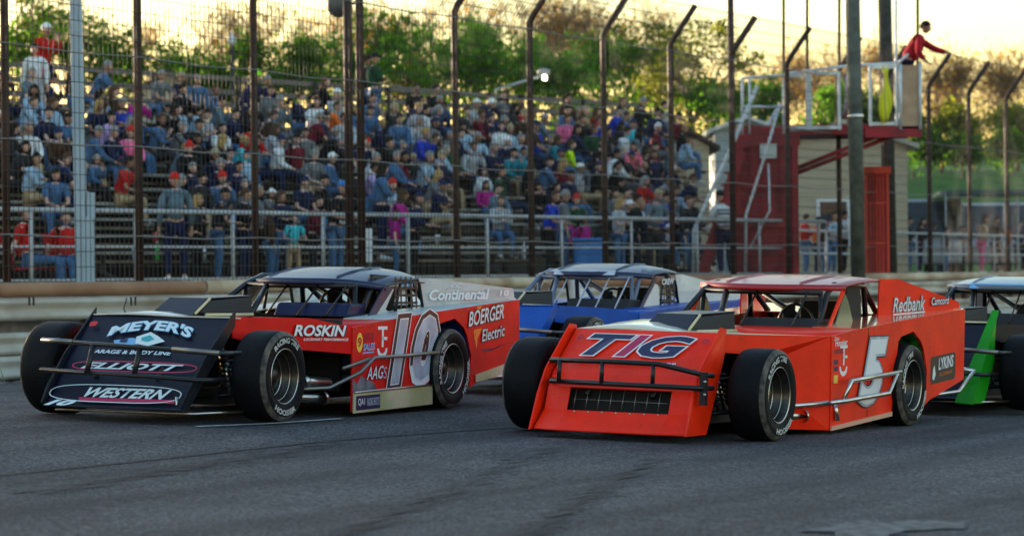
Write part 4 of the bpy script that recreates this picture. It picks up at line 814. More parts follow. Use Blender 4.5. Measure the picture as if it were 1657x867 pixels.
def stand(arms=0, lean=0.):
    dx = lean; P = dict(pel=(0, 0, .93), wai=(dx * .3, 0, 1.08), che=(dx * .75, 0, 1.28), neb=(dx, 0, 1.42), nec=(dx + .02, 0, 1.50))
    for g, s in (('l', 1), ('r', -1)):
        P['hi' + g] = (0, .10 * s, .88); P['kn' + g] = (.03, .12 * s, .48); P['an' + g] = (-.01, .13 * s, .09); P['to' + g] = (.14, .16 * s, .04); P['sh' + g] = (dx, .19 * s, 1.40)
        if arms == 0: P['el' + g] = (dx - .03, .25 * s, 1.12); P['wr' + g] = (dx + .04, .26 * s, .87); P['pa' + g] = (dx + .06, .26 * s, .80)
        elif arms == 1: P['el' + g] = (dx + .10, .25 * s, 1.16); P['wr' + g] = (dx + .24, -.02 * s, 1.2); P['pa' + g] = (dx + .22, -.10 * s, 1.22)
        elif arms == 2: P['el' + g] = (dx + .20, .20 * s, 1.22); P['wr' + g] = (dx + .28, .08 * s, 1.46); P['pa' + g] = (dx + .29, .04 * s, 1.52)
        elif arms == 3: P['el' + g] = (dx + .05, .28 * s, 1.14); P['wr' + g] = (dx + .26, .22 * s, 1.10); P['pa' + g] = (dx + .34, .20 * s, 1.09)
        else:
            if s > 0: P['el' + g] = (dx + .28, .22, 1.30); P['wr' + g] = (dx + .52, .20, 1.28); P['pa' + g] = (dx + .60, .2, 1.27)
            else: P['el' + g] = (dx + .0, -.26, 1.14); P['wr' + g] = (dx + .16, -.22, 1.02); P['pa' + g] = (dx + .22, -.2, 1.0)
    return P
SITS = [pose('sit%d' % i, sit(*a), y, n_) for i, (a, y, n_) in enumerate([((.0, .44, 0), 0, 0), ((.22, .40, 1), R(25), R(8)), ((-.06, .50, 4), R(-20), 0), ((.10, .42, 2), R(-35), 0), ((.14, .44, 3), R(15), R(5)), ((.05, .46, 0), R(50), 0), ((.25, .38, 1), R(-45), R(10))])]
STANDS = [pose('stand%d' % i, stand(*a), y) for i, (a, y) in enumerate([((0, 0), 0), ((1, .0), R(20)), ((2, .02), 0), ((3, .10), R(-30)), ((4, .16), R(0))])]
SKINS = [mat('skin_%d' % i, c, .55) for i, c in enumerate([(.50, .27, .19), (.42, .22, .15), (.56, .33, .25), (.30, .15, .09), (.60, .36, .28)])]
HAIRS = {'dark': (.02, .014, .01), 'brown': (.10, .05, .025), 'blonde': (.34, .21, .08), 'grey': (.22, .21, .20), 'red': (.50, .02, .015), 'white': (.70, .70, .68), 'navy': (.02, .03, .10), 'black': (.012, .012, .014), 'lime': (.35, .85, .03), 'khaki': (.32, .26, .15), 'blue': (.04, .18, .45), 'purple': (.2, .03, .3)}
CLO = {'crimson': (.34, .01, .02), 'black': (.010, .010, .012), 'navy': (.012, .02, .07), 'charcoal': (.03, .03, .035), 'grey': (.13, .14, .15), 'denim blue': (.05, .12, .24), 'royal blue': (.01, .04, .42), 'red': (.45, .012, .01), 'maroon': (.13, .008, .02), 'white': (.62, .64, .66), 'pale blue': (.28, .40, .52), 'teal': (.01, .20, .26), 'magenta': (.38, .01, .20), 'pink': (.75, .14, .30), 'salmon pink': (.85, .16, .22), 'dark green': (.01, .08, .035), 'neon yellow': (.55, .90, .01), 'orange': (.70, .13, .01), 'brown': (.07, .035, .02), 'lilac': (.36, .26, .50), 'tan': (.35, .25, .15), 'light grey': (.35, .37, .40), 'turquoise': (.04, .45, .55), 'slate': (.10, .15, .19)}
def cm(n_, pre='cloth'): return mat(pre + '_' + n_.replace(' ', '_'), tuple(c * (1.15 if max((CLO if pre == 'cloth' else HAIRS)[n_]) > .1 else .8) for c in (CLO if pre == 'cloth' else HAIRS)[n_]), .85, var=.30 if pre == 'cloth' else 0, vscale=9, spec=.2)
PEOPLE = 0; USED = {}
def person(ps, loc, yaw, top, bottom, hk, hc, label, group=None, tee=False, scale=1., skin=0, rnd=None, extra=None, shorts=False):
    global PEOPLE
    def mk(name, me, m_, par=None):
        o = bpy.data.objects.new(name, me); COL.objects.link(o); o.material_slots[0].link = 'OBJECT'; o.material_slots[0].material = m_
        if par: o.parent = par
        return o
    o = mk('person', ps['body'], SKINS[skin]); o.location = loc; o.rotation_euler = (0, 0, yaw); o.scale = (scale,) * 3
    mk('shirt' if tee else 'jacket', ps['tee'] if tee else ps['jacket'], cm(top), o); mk('trousers', ps['trousers'], cm(bottom), o); [mk('shoe', q_, cm(random.Random(len(label)).choice(['black', 'white', 'grey'])), o) for q_ in ps['shoes']]
    if hk not in ps['H']: ps['H'][hk] = ps['hair'](hk)
    mk({'short': 'hair', 'long': 'hair', 'ponytail': 'hair'}.get(hk, hk), ps['H'][hk], cm(hc, 'hair'), o)
    if extra: extra(o)
    tag(o, label, 'person', group); PEOPLE += 1; return o
FACE = math.atan2(-Mv.y, -Mv.x)      # facing the track
HW = {'cap': 'cap', 'beanie': 'beanie', 'short': 'hair', 'long': 'long hair', 'ponytail': 'ponytail'}
ORD = ['bottom', 'second', 'third', 'fourth', 'fifth', 'sixth', 'seventh', 'eighth', 'ninth', 'tenth', 'top']
SPECIAL = []      # spectators singled out: (px, py of the head, row, pose, top, bottom, hat, colour, tee, label)
def proj(p):
    d = p - CAM; z = d.dot(CF); return IW / 2 + FPX * d.dot(CR) / z, IH / 2 - FPX * d.dot(CU) / z
# bright individuals the photo shows, by head pixel
SP = [(185, 160, 'royal blue', 'navy', 'cap', 'grey', 0, 0), (505, 0, None, None, None, None, 0, 0)]
WANT = [(185, 165, 'royal blue', 'cap', 'grey'), (300, 150, 'pale blue', 'short', 'grey'), (255, 190, 'denim blue', 'short', 'brown'), (400, 122, 'navy', 'beanie', 'lime'), (30, 160, 'pale blue', 'short', 'brown'), (80, 235, 'navy', 'short', 'brown'), (75, 285, 'denim blue', 'ponytail', 'dark'),
    (165, 235, 'pink', 'long', 'dark'), (180, 270, 'red', 'short', 'dark'), (340, 250, 'navy', 'cap', 'grey'), (370, 285, 'magenta', 'ponytail', 'dark'), (402, 285, 'grey', 'short', 'grey'), (375, 200, 'turquoise', 'short', 'blonde'), (490, 180, 'maroon', 'cap', 'grey'), (505, 180, 'white', 'short', 'brown'),
    (540, 150, 'orange', 'short', 'brown'), (475, 265, 'tan', 'cap', 'khaki'), (543, 245, 'denim blue', 'cap', 'white'), (540, 205, 'navy', 'short', 'grey'), (657, 170, 'light grey', 'short', 'blonde'), (682, 170, 'white', 'short', 'dark'), (690, 215, 'pale blue', 'short', 'grey'), (750, 172, 'light grey', 'cap', 'white'), (690, 240, 'pale blue', 'cap', 'grey'),
    (610, 205, 'dark green', 'short', 'brown'), (700, 295, 'navy', 'cap', 'navy'), (722, 295, 'royal blue', 'short', 'brown'), (780, 260, 'magenta', 'long', 'dark'), (795, 285, 'slate', 'short', 'dark'), (640, 300, 'magenta', 'long', 'brown'), (845, 235, 'teal', 'short', 'dark'), (935, 222, 'neon yellow', 'short', 'brown'), (1013, 222, 'salmon pink', 'short', 'black'), (1137, 240, 'dark green', 'short', 'grey'), (915, 255, 'maroon', 'long', 'blonde'), (890, 215, 'teal', 'short', 'brown'), (970, 235, 'white', 'short', 'dark'), (810, 300, 'light grey', 'short', 'brown'), (1085, 260, 'pale blue', 'short', 'white'), (1060, 275, 'maroon', 'cap', 'black'), (945, 350, 'magenta', 'ponytail', 'brown'), (905, 360, 'royal blue', 'short', 'brown'), (1040, 320, 'white', 'long', 'blonde'), (880, 185, 'royal blue', 'short', 'brown'), (910, 185, 'pink', 'short', 'brown')]
wused = set(); CROWD = []; rr = random.Random(21); seq = []
tops = ['black'] * 16 + ['navy'] * 12 + ['charcoal'] * 5 + ['pale blue', 'white', 'light grey', 'pink', 'orange', 'red', 'royal blue', 'magenta', 'turquoise', 'white', 'pale blue', 'denim blue', 'denim blue'] + ['grey'] * 5 + ['denim blue'] * 6 + ['slate'] * 4 + ['light grey'] * 2 + ['white'] * 2 + ['pale blue'] * 2 + ['maroon'] * 2 + ['red', 'dark green', 'brown', 'brown', 'brown', 'lilac', 'tan', 'grey', 'dark green', 'maroon', 'teal', 'charcoal']
for r, (m0, z0, v0, v1) in enumerate(ROW):
    v = 25.0 + rr.uniform(0, .4); lo = [0] * NR
    while v < v1 - .3:
        p = sv(m0 + .42, v, z0); hp = proj(p + Vector((0, 0, 1.2)))
        if hp[0] < -30: v += .55; continue
        # density follows the photograph: sparse at the bottom between px 650 and 880 and at the lower left
        d = .74
        if r <= 2 and hp[0] > 890: d = .72
        elif r <= 1: d = .0 if 640 < hp[0] < 890 or hp[0] < 340 or 500 < hp[0] < 640 else .28
        elif r == 2: d = .06 if (640 < hp[0] < 890 or hp[0] < 260) else .45
        elif r == 3: d = .38 if hp[0] < 880 else .7
        elif r == 4: d = .6
        elif r == 10: d = .62
        if 225 < hp[0] < 262 and r < 6: d *= .2
        # near a wanted one?
        wi = None
        for i, w_ in enumerate(WANT):
            if i not in wused and abs(hp[0] - w_[0]) < 14 and abs(hp[1] - w_[1]) < 17: wi = i; break
        if wi is not None or rr.random() < d: seq.append([r, v, p, hp, wi]); wused.add(wi) if wi is not None else None
        v += rr.choice([.46, .50, .55, .62])
for r, v, p, hp, wi in seq:
    if wi is not None: _, _, top, hk, hc = WANT[wi]
    else:
        top = rr.choice(tops); hk = rr.choice(['short'] * 4 + ['cap'] * 3 + ['long'] * 2 + ['ponytail', 'beanie']); hc = rr.choice(['dark', 'dark', 'dark', 'brown', 'brown', 'blonde', 'grey'] if hk in ('short', 'long', 'ponytail') else ['black', 'black', 'black', 'navy', 'navy', 'grey', 'dark', 'dark', 'khaki', 'white', 'red'])
    CROWD.append(dict(r=r, v=v, p=p, hp=hp, top=top, hk=hk, hc=hc, want=wi is not None, stand=(r in (0,)) and rr.random() < .5))
# a label that singles each out: look first, then row and neighbours
def hatw(c): return '%s %s' % (c['hc'], HW[c['hk']])
base = {}
for c in CROWD: c['l'] = '%s top and %s' % (c['top'], hatw(c)); base.setdefault(c['l'], []).append(c)
seenl = set(); byrow = {}
for c in CROWD: byrow.setdefault(c['r'], []).append(c)
for c in CROWD:
    row = byrow[c['r']]; i = row.index(c); rw = '%s row' % ORD[c['r']] if c['r'] not in (0,) else 'bottom row'
    opts = ['spectator in %s on the bleachers, %s' % (c['l'], rw)] if len(base[c['l']]) > 1 else ['only spectator in %s on the bleachers' % c['l']]
    if sum(1 for d in base[c['l']] if d['r'] == c['r']) > 1: opts = []
    if i > 0: opts.append('spectator in %s, %s, right of one in %s' % (c['l'], rw, row[i - 1]['top']))
    if i < len(row) - 1: opts.append('spectator in %s, %s, left of one in %s' % (c['l'], rw, row[i + 1]['top']))
    if 0 < i < len(row) - 1: opts.append('%s, %s, between %s and %s' % (c['l'], rw, hatw(row[i - 1]), hatw(row[i + 1])))
    opts.append('%s, %s, place %d from the left' % (c['l'], rw, i + 1))
    for o_ in opts:
        if o_ not in seenl and len(o_.replace(',', ' ').split()) <= 15: break
    seenl.add(o_)
    ps = SITS[rr.randrange(len(SITS))]; yaw = FACE + rr.choice([-.45, -.1, .25, .45, .6, .75, .9]) + rr.uniform(-.1, .1)
    person(ps, c['p'] - Vector((0, 0, .0)), yaw, c['top'], rr.choice(['denim blue', 'black', 'navy', 'charcoal', 'denim blue', 'grey', 'tan']), c['hk'], c['hc'], o_, 'spectators seated on the bleachers', tee=rr.random() < .35, scale=rr.uniform(.84, .95) if rr.random() > .12 else .72, skin=rr.choice([0, 0, 1, 2, 2, 4, 3]))
print('crowd', len(CROWD), 'wanted', len(wused), 'of', len(WANT))
# people standing on the walkway and at the back
def wp(px, m_, z): # point on the line at distance m_ whose column is px
    xr = (px - IW / 2) / FPX; Z = m_ / (Mv.y + Mv.x * xr); return Vector((xr * Z, Z, z))
def cloth_print(o, words, y=1.18):
    k = 0
    for wd_ in words:
        letter(wd_, 'shirt_print', M['w'] if k != 1 else M['bluev'], o, (.155, -.13, y - k * .085), (0, 1, 0), (0, 0, 1), .26, .06, .03, 0, .012); k += 1
g = 'people standing along the walkway'
person(STANDS[0], wp(285, 33.0, 1.16), FACE + 2.6, 'slate', 'navy', 'cap', 'red', 'bearded man in grey-blue sweatshirt and backwards red cap at the handrail', g, scale=1.0)
person(STANDS[3], wp(543, 33.05, 1.13), FACE + .2, 'black', 'denim blue', 'cap', 'blue', 'woman in black printed shirt, jeans and blue cap behind the handrail', g, tee=True, scale=.98, extra=lambda o: cloth_print(o, ['LOCAL', 'SHORT', 'TRACK']))
person(STANDS[1], wp(617, 34.0, 1.5), FACE + .9, 'denim blue', 'navy', 'long', 'dark', 'long haired woman in denim jacket standing by the double post', g)
person(STANDS[3], wp(475, 33.2, 1.13), FACE - .5, 'turquoise', 'tan', 'short', 'brown', 'child in turquoise top standing behind the handrail', g, tee=True, scale=.66, skin=2)
person(STANDS[1], wp(395, 33.4, 1.13), FACE + .4, 'black', 'navy', 'short', 'brown', 'person in black jacket standing left of the third fence post', g, scale=.9)
person(STANDS[0], wp(437, 33.4, 1.13), FACE + 1., 'brown', 'denim blue', 'long', 'brown', 'girl with long brown hair standing left of the child in turquoise', g, scale=.72)
person(STANDS[1], wp(318, 33.6, 1.13), FACE + .4, 'charcoal', 'black', 'long', 'blonde', 'blonde girl peeking from behind the bearded man', g, scale=.84)
for px, m_, ps, yw, top, bot, hk, hc, lab, sc_, tee in [
    (352, 33.5, STANDS[3], .9, 'charcoal', 'denim blue', 'cap', 'black', 'young man in charcoal and black cap standing right of the bearded man', .9, True),
    (415, 33.9, STANDS[0], .4, 'grey', 'black', 'short', 'grey', 'grey haired man in grey standing just left of the third fence post', .95, True),
    (455, 34.0, STANDS[1], -.3, 'navy', 'denim blue', 'ponytail', 'brown', 'woman with brown ponytail in navy behind the child in turquoise', .9, False),
    (505, 33.7, STANDS[3], .6, 'maroon', 'charcoal', 'short', 'dark', 'person in maroon standing left of the woman in the printed shirt', .85, False),
    (640, 33.6, STANDS[0], .8, 'magenta', 'denim blue', 'long', 'brown', 'girl in magenta standing right of the woman in the denim jacket', .72, True),
    (668, 33.4, STANDS[3], .5, 'navy', 'black', 'cap', 'navy', 'man in navy jacket and navy cap leaning at the rail right of the white board', .9, False),
    (888, 33.2, STANDS[3], .5, 'royal blue', 'black', 'short', 'brown', 'man in royal blue shirt leaning left of the blue bin', .95, True),
    (912, 33.6, STANDS[0], .9, 'grey', 'denim blue', 'cap', 'grey', 'man in grey shirt and grey cap standing just left of the blue bin', .97, True),
    (1002, 33.6, STANDS[1], .2, 'light grey', 'denim blue', 'long', 'blonde', 'blonde woman in light grey standing right of the blue bin', .9, True),
    (1030, 34.0, STANDS[0], .7, 'black', 'navy', 'short', 'dark', 'dark haired person in black in the walkway right of the blue bin', .96, False),
    (1058, 33.4, STANDS[3], -.2, 'slate', 'charcoal', 'cap', 'khaki', 'man in slate shirt and khaki cap at the rail left of the fifth curved post', 1.0, True),
    (1078, 34.2, STANDS[1], .6, 'royal blue', 'navy', 'cap', 'black', 'man in royal blue and black cap near the right end of the walkway', 1.0, True),
    (1112, 33.8, STANDS[0], .3, 'charcoal', 'denim blue', 'short', 'brown', 'person in charcoal standing left of the tower stairs', .95, False)]:
    person(ps, wp(px, m_, 1.13), FACE + yw, top, bot, hk, hc, lab, 'people standing along the walkway', tee, sc_, rr.choice([0, 1, 2, 4]))
def chairperson(px, label, yaw, sc_, top='red'):
    p = wp(px, 33.1, 1.0); person(SITS[2], p, yaw, top, 'denim blue', 'short', 'brown', label, 'people seated by the handrail', tee=True, scale=sc_, skin=2)
    c = empty('folding_chair', loc=p, rz=yaw); b = MB()
    fr_ = []
    for s in (-1, 1): b = MB(); fr_.append(b); b.tube([(-.26, .26 * s, .0), (.24, .26 * s, .42)], .014, 6); b.tube([(.24, .26 * s, 0), (-.22, .26 * s, .44), (-.34, .26 * s, .92)], .014, 6)
    for b in fr_: b.build('frame', M['tube'], c)
    b = MB(); b.box((0, 0, .40), (.46, .50, .02)); b.build('seat', cm('red'), c); b = MB(); b.prism([(-.24, -.25, .46), (-.24, .25, .46), (-.37, .25, .94), (-.37, -.25, .94)], (-.015, 0, 0)); b.build('backrest', cm('red'), c)
    tag(c, ('red folding chair left of the handrail post' if px < 80 else 'red folding chair beside the pale square post'), 'chair', 'red folding chairs')
chairperson(44, 'person in red shirt seated at the far left behind the handrail', FACE + .7, 1.0); chairperson(108, 'person in red shirt seated low beside the pale square post', FACE - .3, .95)
person(STANDS[2], wp(73, 40.9, 4.25), FACE + .4, 'red', 'navy', 'cap', 'white', 'man in red sweatshirt and white cap filming from the top of the bleachers', 'people standing at the top of the bleachers', scale=1.02)
def pack(o):
    b = MB(); b.ell((-.2, 0, 1.25), (.13, .16, .22), 12, 8); b.build('backpack', cm('pink'), o)
person(STANDS[0], wp(60, 39.7, 4.0), FACE - .9, 'white', 'light grey', 'short', 'dark', 'child in pale clothes with a pink backpack climbing the bleachers', 'people standing at the top of the bleachers', scale=.86, extra=pack)
person(STANDS[1], wp(607, 40.9, 4.22), FACE + 1.1, 'dark green', 'denim blue', 'cap', 'black', 'man in dark green vest and jeans standing at the top of the bleachers', 'people standing at the top of the bleachers', scale=1.0)
person(STANDS[0], wp(595, 41.2, 4.22), FACE + 1.5, 'charcoal', 'navy', 'short', 'dark', 'person in dark jacket behind the man in the green vest', 'people standing at the top of the bleachers', scale=1.0)
def stripes(o):
    for z in (1.02, 1.10, 1.18, 1.26, 1.34):
        b = MB(); b.lathe([(.156, 0), (.158, .012), (.156, .024)], 'z', 20, (0, 0, z)); b.build('shirt_stripe', cm('navy'), o)
person(STANDS[3], at(1173, 300, 56.5).xy.to_3d() + Vector((0, 0, 1.13)), FACE + 2.9, 'white', 'navy', 'cap', 'black', 'person in white striped shirt standing at the foot of the tower stairs', 'people standing along the walkway', tee=True, extra=stripes)
# right of the tower, along the second handrail
def rp(px, m_, z=1.13):
    xr = (px - IW / 2) / FPX; Z = m_ / (N.y + N.x * xr); return Vector((xr * Z, Z, z))
g = 'people behind the right handrail'
for px, m_, ps, top, bot, hk, hc, lab, sc_, tee in [
    (1303, 27.6, STANDS[1], 'red', 'denim blue', 'short', 'brown', 'person in red beside the red tower wall', .92, False), (1322, 28.2, STANDS[0], 'orange', 'navy', 'cap', 'black', 'person in orange between two others right of the tower', .9, True),
    (1345, 28.6, STANDS[3], 'pale blue', 'denim blue', 'short', 'dark', 'man in pale blue shirt leaning on the rail left of the grey pole', 1.0, True), (1365, 27.6, STANDS[1], 'light grey', 'black', 'short', 'dark', 'dark haired man in light grey just left of the grey pole', 1.0, True),
    (1352, 29.5, STANDS[0], 'black', 'denim blue', 'short', 'dark', 'person in black standing behind the man in pale blue', .96, False), (1311, 30.5, STANDS[0], 'charcoal', 'black', 'cap', 'red', 'person in charcoal with red cap near the tower', .98, False),
    (1470, 28.0, STANDS[1], 'navy', 'denim blue', 'short', 'dark', 'person in navy right of the dark pole', .95, False), (1487, 27.4, STANDS[3], 'black', 'navy', 'long', 'dark', 'long haired person in black right of the dark pole', .92, False),
    (1530, 28.0, STANDS[0], 'brown', 'denim blue', 'short', 'dark', 'child in brown behind the right rail', .8, False), (1555, 28.5, STANDS[1], 'grey', 'denim blue', 'cap', 'navy', 'person in grey and navy cap behind the right rail', .85, True),
    (1588, 27.2, STANDS[3], 'tan', 'pink', 'long', 'dark', 'woman in tan top leaning forward on the right rail', 1.0, True), (1612, 28.2, STANDS[1], 'black', 'navy', 'short', 'dark', 'person in black beside the woman leaning on the rail', 1.02, False),
    (1628, 28.6, STANDS[0], 'orange', 'denim blue', 'short', 'brown', 'person in orange top at the right end', .95, True), (1650, 27.8, STANDS[1], 'navy', 'black', 'short', 'dark', 'person in navy at the right edge of the picture', .95, False), (1500, 29.5, STANDS[2], 'navy', 'black', 'cap', 'black', 'person in navy and black cap filming behind the right rail', .95, False), (1518, 31, STANDS[1], 'grey', 'denim blue', 'short', 'brown', 'person in grey standing back between two right fence posts', .9, False), (1545, 31, STANDS[0], 'maroon', 'denim blue', 'long', 'brown', 'person in maroon standing back from the right rail', .9, False), (1380, 29.5, STANDS[0], 'pale blue', 'denim blue', 'long', 'brown', 'person in pale blue partly behind the grey pole', .9, True), (1332, 27.3, STANDS[3], 'charcoal', 'denim blue', 'cap', 'navy', 'person in charcoal and navy cap at the rail right of the tower', .85, True), (1570, 30., STANDS[0], 'white', 'black', 'short', 'grey', 'person in white standing back from the right rail', .95, False)]:
    person(ps, rp(px, m_), math.atan2(-N.y, -N.x) + rr.uniform(-.8, .8), top, bot, hk, hc, lab, g, tee, sc_, rr.choice([0, 1, 2]))
# ------------------------------------------------------------ flag stand tower
woodr = mat('red_painted_boards', (.36, .008, .018), .6, col2=(.16, .004, .010), vscale=2.5, bump=.2, bscale=12); alum = mat('grey_white_frame', (.62, .66, .70), .5, .2, var=.2); cream = mat('raw_plywood', (.48, .32, .20), .6, col2=(.34, .20, .12), vscale=4)
TY = 57.0
def pz(py, Y, px=1300): return at(px, py, Y).z
def pxx(px, Y, py=440): return at(px, py, Y).x
tw = empty('flag_tower'); tw.location = (pxx(1240, TY), TY, 1.12); tag(tw, 'red wooden flag stand tower with a railed platform above the track', 'tower')
OX, OY, OZ = tw.location
def L(px, py, Y): p = at(px, py, Y); return Vector((p.x - OX, p.y - OY, p.z - OZ))
def board(name, px0, py0, px1, py1, Y, d, m_, par=tw, bevel=0):
    a, c = L(px0, py0, Y), L(px1, py1, Y); b = MB(); b.box(((a.x + c.x) / 2, Y - OY + d / 2, (a.z + c.z) / 2), (abs(c.x - a.x), d, abs(c.z - a.z))); return b.build(name, m_, par, bevel=bevel)
board('wall_panel', 1190, 222, 1290, 446, TY, 1.3, woodr)
board('frame_board', 1186, 218, 1294, 236, TY - .06, .05, woodr); board('frame_board', 1186, 236, 1200, 446, TY - .06, .05, woodr); board('frame_board', 1281, 236, 1294, 446, TY - .06, .05, woodr)
for x in (1214, 1232, 1262): board('batten', x, 237, x + 3, 446, TY - .05, .03, woodr)
for y in (300, 405): board('batten', 1200, y, 1281, y + 5, TY - .07, .03, woodr)
board('notice', 1230, 233, 1257, 256, TY - .08, .02, mat('faded_paper', (.6, .62, .6), .7)); board('frame_board', 1200, 360, 1281, 368, TY - .06, .04, woodr)
board('platform', 1196, 203, 1492, 216, TY + .3, 2.2, woodr); board('platform_edge', 1400, 205, 1492, 222, TY + .2, .06, woodr)
for a, c in (((1290, 280), (1440, 222)), ((1290, 272), (1425, 218))):
    b = MB(); b.tube([L(*a, TY + .4), L(*c, TY + .5)], .045, 6); b.build('brace', woodr, tw)
# railings and aluminium window frames on the platform
rl = MB()
for (x0, y0, x1, y1) in ((1200, 127, 1268, 122), (1268, 120, 1380, 106), (1380, 107, 1455, 102), (1200, 173, 1268, 173), (1268, 212, 1362, 206)): rl.tube([L(x0, y0, TY + .3), L(x1, y1, TY + .3)], .03, 6)
for x, y in ((1201, 126), (1213, 125), (1268, 120)): rl.tube([L(x, y, TY + .3), L(x, 222, TY + .3)], .03, 6)
rl.build('railing', alum, tw)
for (x0, x1, y0, y1) in ((1268, 1308, 120, 210), (1308, 1360, 116, 210), (1405, 1453, 106, 204)):
    b = MB(); 
    for xx in (x0, x1 - 5): a, c = L(xx, y0, TY + .25), L(xx + 6, y1, TY + .25); b.box(((a.x + c.x) / 2, a.y, (a.z + c.z) / 2), (c.x - a.x, .05, a.z - c.z))
    for yy in (y0, y1 - 6): a, c = L(x0 + 6, yy, TY + .25), L(x1 - 5, yy + 5, TY + .25); b.box(((a.x + c.x) / 2, a.y, (a.z + c.z) / 2), (c.x - a.x, .05, a.z - c.z))
    b.build('panel_frame', alum, tw)
board('ply_panel', 1456, 106, 1488, 208, TY + .2, .03, cream); 
for x in (1457, 1489): b = MB(); b.tube([L(x, 104, TY + .18), L(x, 210, TY + .18)], .035, 6); b.build('panel_post', alum, tw)
b = MB(); b.tube([L(1450, 0, TY + 1.2), L(1450, 200, TY + 1.2)], .03, 6); b.tube([L(1452, 104, TY + .3), L(1470, 88, TY + .3)], .03, 6); b.build('upright', alum, tw)
for px in (1268, 1306, 1358, 1485): b = MB(); b.tube([L(px, -40, TY + 2.3), L(px, 208, TY + 2.3)], .035, 6); b.build('canopy_pole', M['dark'], tw)
# stairs
for k, (x0, x1) in enumerate(((1250, 1128), (1248, 1205))):
    if k == 0:
        for s in (0, .75):
            b = MB(); b.prism([L(1196, 226, TY - .4 + s), L(1206, 250, TY - .4 + s), L(1146, 446, TY - .4 + s), L(1126, 446, TY - .4 + s)], (0, .05, 0)); b.build('stair_stringer', woodr, tw)
        for q in range(11):
            a = L(lerp(1198, 1138, q / 10), lerp(240, 438, q / 10), TY - .02); b = MB(); b.box((a.x, a.y, a.z), (.30, .72, .03)); b.build('stair_tread', woodr, tw)
for s, P_ in ((-.45, [(1225, 140), (1188, 228), (1123, 372), (1121, 446)]), (.4, [(1262, 170), (1190, 290), (1192, 350), (1140, 446)])):
    b = MB(); b.tube([L(x, y, TY + s) for x, y in P_], .042, 8); b.build('stair_handrail', alum, tw)
b = MB(); b.tube([L(x, y, TY - .35) for x, y in ((1262, 168), (1240, 245), (1207, 348), (1206, 446))], .03, 8); b.tube([L(x, y, TY - .3) for x, y in ((1243, 265), (1246, 340), (1214, 400))], .022, 8); b.build('stair_handrail', alum, tw)
# yellow flag hanging on the platform frame
fg = empty('flag'); fg.location = at(1433, 110, TY - .05); tag(fg, 'yellow flag hanging on the tower platform railing', 'flag')
b = MB(); vs = []
for i in range(9):
    for j in range(5): u_ = j / 4; q = at(lerp(1426, 1440, u_) + 4 * sin(i * .8 + j), lerp(110, 198, i / 8), TY + .16 + .04 * sin(j * 2.1 + i * .4)); vs.append(q - fg.location)
b.add(vs, [(i * 5 + j, i * 5 + j + 1, i * 5 + j + 6, i * 5 + j + 5) for i in range(8) for j in range(4)], True); b.build('cloth', mat('yellow_flag_cloth', (.72, .72, .02), .8), fg, solid=.01); b = MB(); b.tube([(-.05, 0, .05), (.0, .02, -1.1)], .012, 6); b.build('stick', cream, fg)
# loose red-blue cloth beside the pole
fg = empty('flag'); fg.location = at(1369, 120, TY + .2); tag(fg, 'furled dark red and white flag left of the grey pole on the platform', 'flag')
b = MB(); b.tube([(0, 0, 0), (.03, 0, -.4), (-.02, 0, -.9)], .05, 7, r2=.07); b.build('cloth', mat('furled_cloth', (.18, .01, .05), .8, col2=(.45, .4, .45), vscale=9), fg); b = MB(); b.tube([(0, 0, .1), (.02, .04, -1.05)], .012, 6); b.build('stick', cream, fg)
# flagman
fm = person(STANDS[4], at(1463, 205, TY + .7) * 1.0, R(-8), 'crimson', 'navy', 'short', 'dark', 'flagman in dark red top reaching out over the plywood panel of the tower', None, False, 1.02, 1)
fm.location = (pxx(1452, TY + .55), TY + .55, pz(186, TY + .55)); fm.rotation_euler = (0, R(12), R(-6)); fm.scale = (1.16, 1.3, 1.12)
hs = MB(); hs.lathe([(.04, -.10), (.045, -.08), (.045, .08), (.04, .10)], 'y', 12, (.21, 0, 1.64)); hs.build('headset', M['dark'], fm)
# red cabinet door under the platform
cb = empty('red_cabinet'); cb.location = (pxx(1420, 59.5), 59.5, 1.12); tag(cb, 'tall red slatted cabinet between the grey pole and the dark pole', 'cabinet')
OXo, OYo, OZo = OX, OY, OZ; OX, OY, OZ = cb.location
orb = mat('orange_red_frame', (.60, .05, .02), .6); board('body', 1399, 282, 1440, 446, 59.5, .5, mat('red_cabinet_paint', (.35, .01, .015), .6, var=.2), cb)
board('top_board', 1398, 270, 1442, 281, 59.44, .6, orb, cb)
for x in (1399, 1434): board('frame_board', x, 282, x + 6, 446, 59.46, .03, orb, cb)
for y in (327, 392): board('shelf_edge', 1405, y, 1434, y + 3, 59.46, .03, orb, cb)
b = MB()
for x in (1408, 1413, 1418, 1423, 1428):
    for y0, y1 in ((284, 325), (331, 390), (396, 446)):
        a, c = L(x, y0, 59.47), L(x + 2, y1, 59.47); b.box(((a.x + c.x) / 2, a.y, (a.z + c.z) / 2), (.022, .02, a.z - c.z))
b.build('slats', orb, cb)
OX, OY, OZ = OXo, OYo, OZo
